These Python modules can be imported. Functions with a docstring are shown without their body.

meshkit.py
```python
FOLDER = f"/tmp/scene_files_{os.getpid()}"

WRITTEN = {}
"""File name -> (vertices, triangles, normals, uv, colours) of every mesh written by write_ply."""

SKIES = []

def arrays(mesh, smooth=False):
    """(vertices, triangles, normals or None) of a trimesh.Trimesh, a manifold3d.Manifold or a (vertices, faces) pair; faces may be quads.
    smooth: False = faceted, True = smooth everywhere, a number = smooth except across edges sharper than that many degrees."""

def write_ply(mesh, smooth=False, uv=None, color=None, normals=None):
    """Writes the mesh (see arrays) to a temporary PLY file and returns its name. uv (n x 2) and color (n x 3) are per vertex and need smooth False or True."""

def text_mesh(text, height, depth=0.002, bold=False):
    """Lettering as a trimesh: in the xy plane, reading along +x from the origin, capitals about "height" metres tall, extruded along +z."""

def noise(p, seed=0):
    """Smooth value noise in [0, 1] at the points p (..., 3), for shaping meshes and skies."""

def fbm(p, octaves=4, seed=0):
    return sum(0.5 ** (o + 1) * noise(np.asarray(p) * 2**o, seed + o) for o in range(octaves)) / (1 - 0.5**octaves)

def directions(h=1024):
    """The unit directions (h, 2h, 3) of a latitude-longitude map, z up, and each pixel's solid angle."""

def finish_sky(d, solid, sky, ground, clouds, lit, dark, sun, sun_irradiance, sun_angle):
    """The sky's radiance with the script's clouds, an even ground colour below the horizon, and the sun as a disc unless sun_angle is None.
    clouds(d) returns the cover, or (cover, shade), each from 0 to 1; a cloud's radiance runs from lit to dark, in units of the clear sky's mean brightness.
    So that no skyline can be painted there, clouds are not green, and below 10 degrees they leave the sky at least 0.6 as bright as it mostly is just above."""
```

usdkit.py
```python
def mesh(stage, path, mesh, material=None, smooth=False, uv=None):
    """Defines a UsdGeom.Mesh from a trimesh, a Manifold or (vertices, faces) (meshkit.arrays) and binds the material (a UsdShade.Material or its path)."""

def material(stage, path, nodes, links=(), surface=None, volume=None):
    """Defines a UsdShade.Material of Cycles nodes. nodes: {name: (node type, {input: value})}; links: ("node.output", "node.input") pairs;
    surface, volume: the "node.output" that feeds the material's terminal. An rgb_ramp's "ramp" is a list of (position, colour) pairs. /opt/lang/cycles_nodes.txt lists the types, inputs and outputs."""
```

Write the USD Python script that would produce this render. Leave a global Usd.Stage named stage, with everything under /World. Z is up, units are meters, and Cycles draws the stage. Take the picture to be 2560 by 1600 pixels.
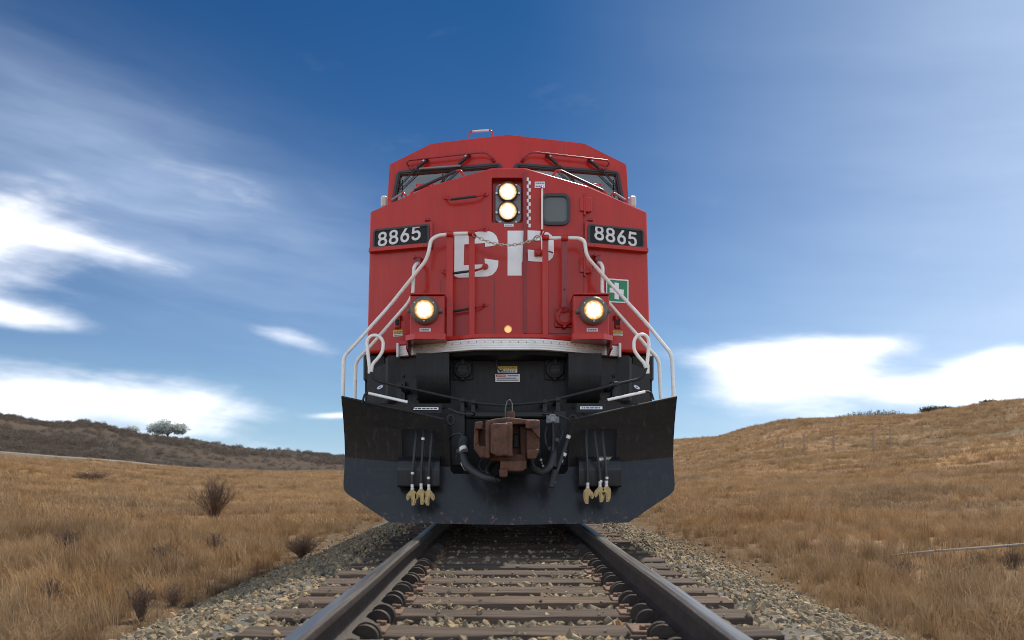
import math, random
import numpy as np
import trimesh, manifold3d, usdkit, meshkit
from shapely.geometry import Polygon, box as sbox, Point, LineString
from shapely import affinity
from shapely.ops import unary_union
from scipy.spatial import ConvexHull, HalfspaceIntersection
from pxr import Usd, UsdGeom, UsdLux, UsdShade, Gf, Sdf, Vt

random.seed(7); rng = np.random.default_rng(7)
stage = Usd.Stage.CreateInMemory()
UsdGeom.SetStageUpAxis(stage, 'Z'); UsdGeom.SetStageMetersPerUnit(stage, 1.0)
world = UsdGeom.Xform.Define(stage, '/World'); stage.SetDefaultPrim(world.GetPrim())
UsdGeom.Scope.Define(stage, '/World/Looks')

# ------------------------------------------------------------------ camera, sky, sun
CX, CZ, F, VX, VY = -0.044, 0.576, 2100.0, 1261.0, 1171.0     # eye and lens, in photograph pixels
cam = UsdGeom.Camera.Define(stage, '/World/camera')
cam.AddTranslateOp().Set(Gf.Vec3d(CX, 0, CZ)); cam.AddRotateXOp().Set(90.0)
cam.CreateHorizontalApertureAttr(36.0); cam.CreateFocalLengthAttr(36.0 * F / 2560)
cam.CreateHorizontalApertureOffsetAttr((1280 - VX) / 2560 * 36.0)
cam.CreateVerticalApertureOffsetAttr((VY - 800) / 2560 * 36.0)
cam.CreateExposureAttr(0.95)
cam.CreateFStopAttr(2.8); cam.CreateFocusDistanceAttr(8.2)

SUN_AZ, SUN_EL = math.radians(31), math.radians(58)
sd = np.array([math.sin(SUN_AZ) * math.cos(SUN_EL), math.cos(SUN_AZ) * math.cos(SUN_EL), math.sin(SUN_EL)])
sun = UsdLux.DistantLight.Define(stage, '/World/sun')
sun.AddTransformOp().Set(Gf.Matrix4d(Gf.Rotation(Gf.Vec3d(0, 0, 1), Gf.Vec3d(*sd.tolist())), Gf.Vec3d(0, 0, 0)))
sun.CreateIntensityAttr(0.75); sun.CreateAngleAttr(1.5); sun.CreateNormalizeAttr(True)
sun.CreateColorAttr(Gf.Vec3f(1.0, 0.93, 0.82))
SKY_STRENGTH = 0.10


class Net:
    """A small builder of node graphs."""
    def __init__(self):
        self.n, self.l = {}, []
    def add(self, kind, **kw):
        name = f'n{len(self.n)}'
        vals = {}
        for k, v in kw.items():
            if isinstance(v, str) and '.' in v and v.split('.')[0] in self.n:
                self.l.append((v, f'{name}.{k}'))
            else:
                vals[k] = v
        self.n[name] = (kind, vals)
        return name
    def m(self, op, a, b=0.0, c=0.0, clamp=False):
        return self.add('math', math_type=op, value1=a, value2=b, value3=c, use_clamp=clamp) + '.value'
    def mix(self, fac, a, b, mode='mix'):
        return self.add('mix', mix_type=mode, fac=fac, color1=a, color2=b) + '.color'
    def noise(self, vec, scale, detail=4.0, rough=0.5, dist=0.0):
        return self.add('noise_texture', dimensions='3D', vector=vec, scale=scale, detail=detail, roughness=rough, distortion=dist) + '.fac'
    def ramp(self, fac, stops):
        return self.add('rgb_ramp', fac=fac, ramp=stops) + '.color'
    def make(self, name, surface=None, volume=None):
        return usdkit.material(stage, f'/World/Looks/{name}', self.n, self.l, surface=surface, volume=volume)


def sky_material():
    g = Net()
    sky = g.add('sky_texture', sky_type='single_scattering', sun_disc=False, sun_elevation=SUN_EL, sun_rotation=SUN_AZ,
                altitude=900.0, air_density=1.0, aerosol_density=0.9, ozone_density=3.0) + '.color'
    d = g.add('texture_coordinate') + '.generated'
    s = g.add('separate_xyz', vector=d)
    az = g.m('arctan2', s + '.x', s + '.y'); el = g.m('arcsine', s + '.z')
    # wisps: stretched noise, warped
    q = g.add('combine_xyz', x=g.m('multiply', az, 3.0), y=g.m('multiply', el, 10.0), z=0.0) + '.vector'
    warp = g.m('subtract', g.noise(q, 1.3, 3.0, 0.55), 0.5)
    q2 = g.add('combine_xyz', x=g.m('multiply_add', az, 3.0, g.m('multiply', warp, 0.4)), y=g.m('multiply_add', el, 17.0, g.m('multiply_add', az, 2.5, g.m('multiply', warp, 0.7))), z=3.7) + '.vector'
    wisp = g.noise(q2, 1.6, 5.0, 0.54)
    q3 = g.add('combine_xyz', x=g.m('multiply', az, 6.0), y=g.m('multiply_add', el, 15.0, g.m('multiply', az, -2.0)), z=1.1) + '.vector'
    wisp2 = g.noise(q3, 1.5, 5.0, 0.55, 0.1)
    total = None
    def blob(px, py, sx, sy, amp, tilt=0.0):
        nonlocal total
        a0 = math.atan((px - VX) / F); e0 = math.atan((VY - py) / F * math.cos(a0))
        ka, ke = F / sx, F / sy
        da = g.m('subtract', az, a0); de = g.m('subtract', el, e0)
        de = g.m('multiply_add', da, -tilt, de)
        r2 = g.m('multiply_add', g.m('multiply', da, da), ka * ka, g.m('multiply', g.m('multiply', de, de), ke * ke))
        v = g.m('multiply', g.m('exponent', g.m('multiply', r2, -1.0)), amp)
        total = v if total is None else g.m('add', total, v)
    blob(-150, 575, 320, 112, 1.25, -0.06)
    blob(-60, 440, 260, 90, 0.28, -0.15)
    blob(20, 1000, 540, 80, 1.2, -0.09)
    blob(430, 1000, 170, 50, 0.55, -0.10)
    blob(-60, 775, 200, 28, 1.0, -0.10)
    blob(600, 500, 360, 90, 0.36, -0.30)
    blob(330, 640, 160, 22, 0.35, -0.2)
    blob(740, 850, 130, 34, 0.85, -0.30)
    blob(850, 1038, 70, 9, 0.9, 0.05)
    blob(1960, 940, 200, 78, 2.1, 0.0)
    blob(2150, 870, 130, 26, 0.9, 0.05)
    blob(2380, 960, 190, 45, 0.85, 0.22)
    blob(2500, 890, 80, 30, 0.6, 0.2)
    blob(2620, 985, 200, 50, 1.0, 0.0)
    # the same cloud goes on round the horizon
    ring = g.m('exponent', g.m('multiply', g.m('multiply', g.m('subtract', el, 0.22), g.m('subtract', el, 0.22)), -18.0))
    side = g.add('map_range', range_type='smoothstep', value=g.m('absolute', az), from_min=0.66, from_max=1.1, to_min=0.0, to_max=0.85, clamp=True) + '.result'
    total = g.m('multiply_add', ring, side, total)
    dens = g.m('multiply_add', g.m('subtract', wisp, 0.5), 1.0, g.m('multiply_add', g.m('subtract', wisp2, 0.5), 0.7, g.m('subtract', total, 0.45)))
    # thin streaks drift over the rest of the sky too
    thin = g.m('multiply', g.m('subtract', wisp2, 0.66, clamp=True), 0.15)
    cover = g.add('map_range', range_type='smoothstep', value=dens, from_min=-0.17, from_max=0.92, to_min=0.0, to_max=1.0, clamp=True) + '.result'
    cover = g.m('maximum', cover, thin)
    sky = g.mix(1.0, sky, (0.125, 0.125, 0.125), 'multiply')
    sky = g.add('gamma', color=sky, gamma=1.3) + '.color'
    sky = g.mix(1.0, sky, (0.36, 1.85, 2.75), 'multiply')
    # thin high cirrus: denser low down, towards the sun and all over the half of the sky behind the viewpoint
    veil = g.m('multiply', g.m('exponent', g.m('multiply', g.m('maximum', el, 0.0), -7.5)), 0.62)
    rt = g.add('map_range', range_type='smoothstep', value=az, from_min=-0.02, from_max=0.92, to_min=0.0, to_max=0.68, clamp=True) + '.result'
    lf = g.add('map_range', range_type='smoothstep', value=g.m('multiply', az, -1.0), from_min=0.7, from_max=1.6, to_min=0.0, to_max=0.70, clamp=True) + '.result'
    veil = g.m('add', veil, g.m('add', rt, lf))
    veil = g.m('multiply', veil, g.m('multiply_add', wisp, 0.35, 0.83), 0, True)
    a0, e0 = math.atan((330 - VX) / F), math.atan((VY - 470) / F * .92)
    da = g.m('subtract', az, a0); de = g.m('multiply_add', da, 0.28, g.m('subtract', el, e0))
    band = g.m('exponent', g.m('multiply', g.m('multiply_add', g.m('multiply', da, da), 16.0, g.m('multiply', g.m('multiply', de, de), 130.0)), -1.0))
    band = g.m('multiply', band, g.m('multiply_add', wisp, 0.75, 0.05))
    veil = g.m('add', veil, g.m('multiply', band, 0.80))
    sky = g.mix(g.m('minimum', veil, 0.92), sky, (4.1, 4.95, 6.3))
    lit = g.mix(g.add('map_range', range_type='smoothstep', value=g.m('add', wisp2, wisp), from_min=0.75, from_max=1.3, to_min=1.0, to_max=0.0, clamp=True) + '.result', (8.6, 8.6, 8.8), (5.6, 5.9, 6.6))
    col = g.mix(cover, sky, lit)
    bg = g.add('background_shader', color=col, strength=SKY_STRENGTH)
    return g.make('sky_air', surface=bg + '.background')


dome = UsdLux.DomeLight.Define(stage, '/World/sky')
UsdShade.MaterialBindingAPI.Apply(dome.GetPrim()).Bind(sky_material())
dome.GetPrim().SetCustomDataByKey('kind', 'structure')
dome.GetPrim().SetCustomDataByKey('label', 'deep blue sky with white wind-drawn clouds low on both sides')
dome.GetPrim().SetCustomDataByKey('category', 'sky')

# ------------------------------------------------------------------ helpers
used = {}


def numbered(parent, name):
    k = used.get((parent, name), 0); used[(parent, name)] = k + 1
    return f'{parent}/{name}' if k == 0 else f'{parent}/{name}_{k:03d}'


def path_of(p):
    return '/World' if p is None else str(p.GetPath())


def tag(p, label=None, cat=None, group=None, kind=None):
    for k, v in (('label', label), ('category', cat), ('group', group), ('kind', kind)):
        if v:
            p.SetCustomDataByKey(k, v)
    return p


def thing(name, label, cat, loc=(0, 0, 0), rotz=0.0, group=None, kind=None, parent=None):
    x = UsdGeom.Xform.Define(stage, numbered(path_of(parent), name))
    x.AddTranslateOp().Set(Gf.Vec3d(*map(float, loc)))
    if rotz:
        x.AddRotateZOp().Set(float(rotz))
    return tag(x.GetPrim(), label, cat, group, kind)


def obj(name, mesh, mat, parent=None, smooth=False, origin=None, label=None):
    if isinstance(mesh, (list, tuple)) and len(mesh) and isinstance(mesh[0], trimesh.Trimesh):
        mesh = trimesh.util.concatenate(mesh)
    if origin is not None:
        mesh = mesh.copy(); mesh.apply_translation(-np.asarray(origin, float))
    m = usdkit.mesh(stage, numbered(path_of(parent), name), mesh, mat, smooth)
    if origin is not None:
        m.AddTranslateOp().Set(Gf.Vec3d(*map(float, origin)))
    p = m.GetPrim()
    if label:
        p.SetCustomDataByKey('label', label)
    return p


def X(px, Y):
    return CX + (px - VX) / F * Y


def Z(py, Y):
    return CZ + (VY - py) / F * Y


def P(px, py, Y):
    return np.array([X(px, Y), Y, Z(py, Y)])


def cbox(x0, x1, y0, y1, z0, z1, c=0.008):
    """A box with chamfered edges."""
    c = min(c, 0.45 * min(abs(x1 - x0), abs(y1 - y0), abs(z1 - z0)))
    pts = []
    for ix in (0, 1):
        for iy in (0, 1):
            for iz in (0, 1):
                p = [(x0, x1)[ix], (y0, y1)[iy], (z0, z1)[iz]]
                s = [1 - 2 * ix, 1 - 2 * iy, 1 - 2 * iz]
                for k in range(3):
                    q = list(p)
                    for j in range(3):
                        if j != k:
                            q[j] += s[j] * c
                    pts.append(q)
    return trimesh.convex.convex_hull(np.array(pts))


def rhull(pts, r, sub=1):
    """Convex hull of pts with rounded edges."""
    pts = np.asarray(pts, float)
    if r <= 0:
        return trimesh.convex.convex_hull(pts)
    h = ConvexHull(pts); eq = np.unique(np.round(h.equations, 6), axis=0)
    eq2 = eq.copy(); eq2[:, 3] += r
    inner = HalfspaceIntersection(eq2, pts.mean(0)).intersections
    inner = np.unique(np.round(inner, 5), axis=0)
    s = trimesh.creation.icosphere(sub, r).vertices
    return trimesh.convex.convex_hull((inner[:, None, :] + s[None]).reshape(-1, 3))


def chaikin(p, n=2, closed=False):
    p = np.asarray(p, float)
    for _ in range(n):
        a, b = (p, np.roll(p, -1, 0)) if closed else (p[:-1], p[1:])
        q = np.stack([a * .75 + b * .25, a * .25 + b * .75], 1).reshape(-1, 3)
        p = q if closed else np.vstack([p[:1], q, p[-1:]])
    return p


def tube(p, r, sides=10, bend=2, caps=True):
    """Round bar along p; its corners are bent, not mitred."""
    p = np.asarray(p, float)
    if bend and len(p) > 2:
        q = [p[0]]
        for i in range(1, len(p) - 1):
            a, b = p[i - 1] - p[i], p[i + 1] - p[i]
            la, lb = np.linalg.norm(a), np.linalg.norm(b)
            t = min(0.45 * la, 0.45 * lb, 0.09 if bend == 2 else 1e9)
            A, B = p[i] + a / la * t, p[i] + b / lb * t
            for s in (0, .25, .5, .75, 1):
                q.append((1 - s) ** 2 * A + 2 * s * (1 - s) * p[i] + s * s * B)
        q.append(p[-1]); p = np.array(q)
    keep = np.r_[True, np.linalg.norm(np.diff(p, axis=0), axis=1) > 1e-6]; p = p[keep]
    t = np.gradient(p, axis=0); t /= np.linalg.norm(t, axis=1, keepdims=True)
    u = np.cross(t[0], [0.3, 0.2, 1.0]); u /= np.linalg.norm(u)
    rings, r = [], np.broadcast_to(np.asarray(r, float), (len(p),))
    ang = np.linspace(0, 2 * np.pi, sides, endpoint=False)
    for i in range(len(p)):
        u = u - t[i] * (u @ t[i]); u /= np.linalg.norm(u); w = np.cross(t[i], u)
        rings.append(p[i] + r[i] * (np.cos(ang)[:, None] * u + np.sin(ang)[:, None] * w))
    v = np.vstack(rings); f = []
    for i in range(len(p) - 1):
        for k in range(sides):
            a, b = i * sides + k, i * sides + (k + 1) % sides
            f += [[a, b, b + sides], [a, b + sides, a + sides]]
    if caps:
        n = len(v); v = np.vstack([v, p[0], p[-1]])
        for k in range(sides):
            f.append([n, (k + 1) % sides, k]); e = (len(p) - 1) * sides
            f.append([n + 1, e + k, e + (k + 1) % sides])
    return trimesh.Trimesh(v, np.array(f), process=False)


def lathe(profile, c, axis='y', n=28):
    """profile: (radius, distance towards the viewer) pairs; turned about the line through c. axis y: towards the camera; z: upwards."""
    pr = np.asarray(profile, float); a = np.linspace(0, 2 * np.pi, n, endpoint=False)
    v = []
    for r, d in pr:
        if axis == 'y':
            v.append(np.stack([c[0] + r * np.cos(a), np.full(n, c[1] - d), c[2] + r * np.sin(a)], 1))
        else:
            v.append(np.stack([c[0] + r * np.cos(a), c[1] + r * np.sin(a), np.full(n, c[2] + d)], 1))
    v = np.vstack(v); f = []
    for i in range(len(pr) - 1):
        for k in range(n):
            a_, b_ = i * n + k, i * n + (k + 1) % n
            f += [[a_, b_, b_ + n], [a_, b_ + n, a_ + n]]
    m = trimesh.Trimesh(v, np.array(f), process=True)
    m.update_faces(m.nondegenerate_faces())
    return m


def yflat(Y):
    f = lambda x: np.full_like(np.asarray(x, float), Y)
    f.kinks = []
    return f


def plate(poly, d0, d1, yf):
    """A sheet of the given outline (x, z) lying on the surface Y = yf(x), from d0 to d1 metres proud of it."""
    out = []
    ks = [-1e3] + sorted(yf.kinks) + [1e3]
    for a, b in zip(ks[:-1], ks[1:]):
        part = poly.intersection(sbox(a, -1e3, b, 1e3)) if len(ks) > 2 else poly
        for g in getattr(part, 'geoms', [part]):
            if g.is_empty or g.geom_type != 'Polygon' or g.area < 1e-8:
                continue
            m = trimesh.creation.extrude_polygon(g, d1 - d0, engine='earcut')
            v = m.vertices
            m.vertices = np.stack([v[:, 0], yf(v[:, 0]) - d0 - v[:, 2], v[:, 1]], 1)
            out.append(m)
    return trimesh.util.concatenate(out)


def lettering(text, h, d, yf, cx, cz, proud, width=None, shear=0.0, bold=True):
    m = meshkit.text_mesh(text, h, d, bold=bold)
    b = m.bounds
    if width:
        m.apply_scale([width / (b[1][0] - b[0][0]), 1, 1]); b = m.bounds
    m.apply_translation([cx - (b[0][0] + b[1][0]) / 2, cz - (b[0][1] + b[1][1]) / 2, 0])
    v = m.vertices
    zz = v[:, 1] + shear * (v[:, 0] - cx)
    m.vertices = np.stack([v[:, 0], yf(v[:, 0]) - proud - v[:, 2], zz], 1)
    return m


def rrect(x0, z0, x1, z1, r):
    return sbox(min(x0, x1) + r, min(z0, z1) + r, max(x0, x1) - r, max(z0, z1) - r).buffer(r, quad_segs=4)


def mirror(m):
    m = m.copy(); m.vertices = m.vertices * [-1, 1, 1]; m.invert(); return m


def tomf(m):
    return manifold3d.Manifold(manifold3d.Mesh(np.asarray(m.vertices, np.float32), np.asarray(m.faces, np.uint32)))


def frommf(m):
    q = m.to_mesh(); return trimesh.Trimesh(q.vert_properties[:, :3], q.tri_verts, process=False)


# ------------------------------------------------------------------ materials
def paint(name, col, rough=0.4, coat=0.0, vary=0.12, scale=3.0, dirt=None, dirt_amount=0.25, spec=0.5, metallic=0.0, bump=0.0, bscale=40.0, streak=False):
    g = Net(); p = g.add('geometry') + '.position'
    v = p
    if streak:
        v = g.add('mapping', vector=p, scale=(6.0, 6.0, 0.7)) + '.vector'
    a = g.noise(v, scale, 5.0, 0.6)
    lo = tuple(c * (1 - vary) for c in col); hi = tuple(min(1, c * (1 + vary)) for c in col)
    c = g.ramp(a, [(0.3, lo), (0.7, hi)])
    if dirt:
        b = g.noise(v, scale * 2.7, 6.0, 0.65)
        k = g.add('map_range', value=b, from_min=0.5, from_max=0.75, to_min=0.0, to_max=dirt_amount, clamp=True) + '.result'
        c = g.mix(k, c, dirt)
    rr = g.m('multiply_add', g.noise(p, scale * 4, 4.0, 0.6), rough * 0.5, rough * 0.75)
    kw = dict(base_color=c, roughness=rr, specular_ior_level=spec, metallic=metallic, coat_weight=coat, coat_roughness=0.06)
    if bump:
        kw['normal'] = g.add('bump', height=g.noise(p, bscale, 4.0, 0.6), strength=bump, distance=0.01) + '.normal'
    b = g.add('principled_bsdf', **kw)
    return g.make(name, b + '.BSDF')


RED = paint('red_paint', (0.43, 0.020, 0.012), 0.22, 0.0, 0.08, 1.5, (0.29, 0.085, 0.062), 0.28, spec=0.38, streak=True, bump=0.05, bscale=2.2)
RED_DARK = paint('dark_red_paint', (0.22, 0.018, 0.020), 0.45, 0.15, 0.08, 2.0)
WHITE = paint('white_paint', (0.82, 0.80, 0.75), 0.4, 0.1, 0.05, 6.0, (0.4, 0.35, 0.27), 0.22)
IVORY = paint('ivory_rail_paint', (0.80, 0.755, 0.67), 0.35, 0.2, 0.05, 8.0, (0.35, 0.30, 0.24), 0.3)
REFLECT = paint('reflective_white', (0.86, 0.85, 0.81), 0.5, 0.0, 0.04, 12.0)
BLACK = paint('black_paint', (0.013, 0.0125, 0.012), 0.5, 0.0, 0.3, 3.0, (0.05, 0.044, 0.038), 0.3, spec=0.35, streak=True)
BLACK_DEEP = paint('deep_black', (0.010, 0.010, 0.010), 0.6, 0.0, 0.2, 3.0)
RUBBER = paint('black_rubber', (0.018, 0.018, 0.018), 0.5, 0.0, 0.2, 8.0)
WIPER = paint('wiper_black', (0.012, 0.012, 0.013), 0.35)
FRAME = paint('window_gasket', (0.03, 0.032, 0.032), 0.45)
GREY = paint('grey_metal', (0.22, 0.22, 0.22), 0.4, 0.0, 0.1, 10.0, metallic=0.3)
DARKGREY = paint('dark_grey_metal', (0.045, 0.043, 0.040), 0.5, 0.0, 0.2, 10.0)
BRONZE = paint('bronze_grey_housing', (0.13, 0.115, 0.092), 0.42, 0.0, 0.15, 12.0, metallic=0.25)
BRASS = paint('brass', (0.42, 0.30, 0.13), 0.42, 0.0, 0.25, 30.0, (0.12, 0.08, 0.05), 0.5, metallic=0.55)
CHROME = paint('bare_steel', (0.62, 0.60, 0.56), 0.35, 0.0, 0.1, 20.0, metallic=0.6)
CHAIN = paint('pale_chain_steel', (0.55, 0.48, 0.38), 0.45, 0.0, 0.15, 30.0, metallic=0.3)
STICK_W = paint('sticker_white', (0.78, 0.77, 0.76), 0.5, 0.0, 0.03, 10.0)
STICK_Y = paint('sticker_yellow', (0.72, 0.52, 0.06), 0.5)
STICK_R = paint('sticker_red', (0.42, 0.04, 0.05), 0.5)
STICK_B = paint('sticker_blue', (0.10, 0.13, 0.40), 0.5)
INK = paint('ink', (0.05, 0.05, 0.06), 0.6)
GREEN = paint('sign_green', (0.012, 0.20, 0.075), 0.4)
BOARD = paint('number_board_black', (0.016, 0.016, 0.017), 0.5, spec=0.2)
DIGIT = paint('number_white', (0.66, 0.64, 0.60), 0.5, 0.0, 0.06, 14.0)
INTERIOR = paint('cab_lining', (0.20, 0.20, 0.18), 0.7)
BEIGE = paint('beige_panel', (0.62, 0.58, 0.50), 0.5)


def mat_rust(name, c0, c1, c2, scale=9.0):
    g = Net(); p = g.add('geometry') + '.position'
    a = g.noise(p, scale, 6.0, 0.65); b = g.noise(p, scale * 5, 4.0, 0.6)
    c = g.ramp(a, [(0.3, c0), (0.5, c1), (0.72, c2)])
    n = g.add('bump', height=g.m('multiply_add', a, 0.5, b), strength=0.5, distance=0.012) + '.normal'
    k = g.m('multiply_add', b, 0.3, 0.5)
    s = g.add('principled_bsdf', base_color=c, roughness=k, normal=n, specular_ior_level=0.4)
    return g.make(name, s + '.BSDF')


RUST = mat_rust('rusty_cast_steel', (0.038, 0.016, 0.009), (0.085, 0.032, 0.014), (0.14, 0.06, 0.03))
RAILSIDE = mat_rust('brown_rail_steel', (0.017, 0.012, 0.0095), (0.028, 0.0195, 0.015), (0.040, 0.028, 0.021), 5.0)
PLATERUST = mat_rust('rusty_plate', (0.07, 0.042, 0.027), (0.12, 0.066, 0.038), (0.17, 0.09, 0.05), 12.0)


def mat_plow():
    g = Net(); p = g.add('geometry') + '.position'
    v = g.add('mapping', vector=p, scale=(2.0, 2.0, 9.0)) + '.vector'
    a = g.noise(v, 2.0, 6.0, 0.65); b = g.noise(p, 22.0, 5.0, 0.7); e = g.noise(p, 1.7, 3.0, 0.5)
    c = g.ramp(a, [(0.3, (0.004, 0.004, 0.0045)), (0.7, (0.0075, 0.0075, 0.008))])
    dust = g.add('map_range', value=e, from_min=0.45, from_max=0.75, to_min=0.0, to_max=0.08, clamp=True) + '.result'
    c = g.mix(dust, c, (0.055, 0.05, 0.045))
    s = g.add('separate_xyz', vector=p)
    low = g.add('map_range', value=s + '.z', from_min=0.28, from_max=0.05, to_min=0.0, to_max=1.0, clamp=True) + '.result'
    chip = g.add('map_range', value=g.m('multiply_add', low, 0.16, b), from_min=0.70, from_max=0.74, to_min=0.0, to_max=0.8, clamp=True) + '.result'
    c = g.mix(chip, c, (0.17, 0.09, 0.06))
    sv = g.add('mapping', vector=p, scale=(3.0, 3.0, 55.0), rotation=(0.0, 0.12, 0.0)) + '.vector'
    scr = g.add('map_range', value=g.noise(sv, 1.0, 4.0, 0.7), from_min=0.60, from_max=0.70, to_min=0.0, to_max=0.35, clamp=True) + '.result'
    c = g.mix(g.m('multiply', scr, g.m('multiply_add', low, 0.7, 0.3)), c, (0.085, 0.080, 0.075))
    dv = g.add('mapping', vector=p, scale=(26.0, 26.0, 1.6)) + '.vector'
    drip = g.add('map_range', value=g.noise(dv, 1.0, 4.0, 0.65), from_min=0.56, from_max=0.72, to_min=0.0, to_max=0.45, clamp=True) + '.result'
    c = g.mix(drip, c, (0.040, 0.034, 0.028))
    rr = g.m('multiply_add', drip, 0.25, g.m('multiply_add', b, 0.20, 0.19))
    n = g.add('bump', height=g.noise(p, 4.0, 3.0, 0.5), strength=0.12, distance=0.02) + '.normal'
    k = g.add('principled_bsdf', base_color=c, roughness=rr, normal=n, specular_ior_level=0.45)
    return g.make('plow_paint', k + '.BSDF')


PLOW = mat_plow()


def mat_glass(name, tint=(0.75, 0.8, 0.78), rough=0.02, ior=1.5):
    g = Net()
    t = g.add('transparent_bsdf', color=tint); s = g.add('glossy_bsdf', color=(1, 1, 1), roughness=rough)
    f = g.add('fresnel', IOR=ior)
    m = g.add('mix_closure', fac=g.m('multiply_add', f + '.fac', 1.0, 0.06, True), closure1=t + '.BSDF', closure2=s + '.BSDF')
    return g.make(name, m + '.closure')


GLASS = mat_glass('window_glass')


def mat_lamp(name, radius, core, edge, strength):
    """A lit lamp: a white-hot middle and an amber rim of pressed glass."""
    g = Net(); o = g.add('texture_coordinate') + '.object'
    s = g.add('separate_xyz', vector=o)
    r = g.m('sqrt', g.m('add', g.m('multiply', s + '.x', s + '.x'), g.m('multiply', s + '.z', s + '.z')))
    n = g.noise(o, 3.2 / radius, 3.0, 0.6)
    k = g.m('multiply_add', g.m('subtract', n, 0.5), 0.55, g.m('multiply', g.m('divide', r, radius), 0.86))
    c = g.ramp(k, [(0.0, core), (0.38, core), (0.62, tuple(0.55 * a + 0.3 * b for a, b in zip(core, edge))), (0.80, edge), (1.0, tuple(.35 * q for q in edge))])
    e = g.add('emission', color=c, strength=strength)
    return g.make(name, e + '.emission')


LAMP = mat_lamp('headlamp_glow', 0.092, (1.0, 0.90, 0.66), (0.48, 0.22, 0.06), 1.15)
AMBER = mat_lamp('amber_glow', 0.05, (1.0, 0.58, 0.25), (0.42, 0.10, 0.04), 0.62)


def mat_random(name, stops, rough=0.8, bump=0.0, nscale=30.0, translucent=False):
    g = Net(); rnd = g.add('object_info') + '.random'
    p = g.add('geometry') + '.position'
    c = g.ramp(rnd, stops)
    n = g.noise(p, nscale, 4.0, 0.6)
    c = g.mix(0.55, c, g.ramp(n, [(0.25, (0.55, 0.55, 0.55)), (0.75, (1.25, 1.25, 1.25))]), 'multiply')
    kw = dict(base_color=c, roughness=rough, specular_ior_level=0.25)
    if bump:
        kw['normal'] = g.add('bump', height=n, strength=bump, distance=0.01) + '.normal'
    s = g.add('principled_bsdf', **kw) + '.BSDF'
    if translucent:
        t = g.add('translucent_bsdf', color=c) + '.BSDF'
        s = g.add('mix_closure', fac=0.3, closure1=s, closure2=t) + '.closure'
    return g.make(name, s)


STONE = mat_random('ballast_stone', [(0.0, (0.142, 0.112, 0.076)), (0.18, (0.260, 0.203, 0.131)), (0.36, (0.124, 0.107, 0.077)), (0.5, (0.309, 0.225, 0.131)),
                                     (0.64, (0.192, 0.160, 0.114)), (0.78, (0.358, 0.250, 0.131)), (0.9, (0.222, 0.174, 0.114)), (0.96, (0.433, 0.348, 0.227)), (1.0, (0.288, 0.144, 0.056))], 0.9, 0.7, 45.0)


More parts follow.
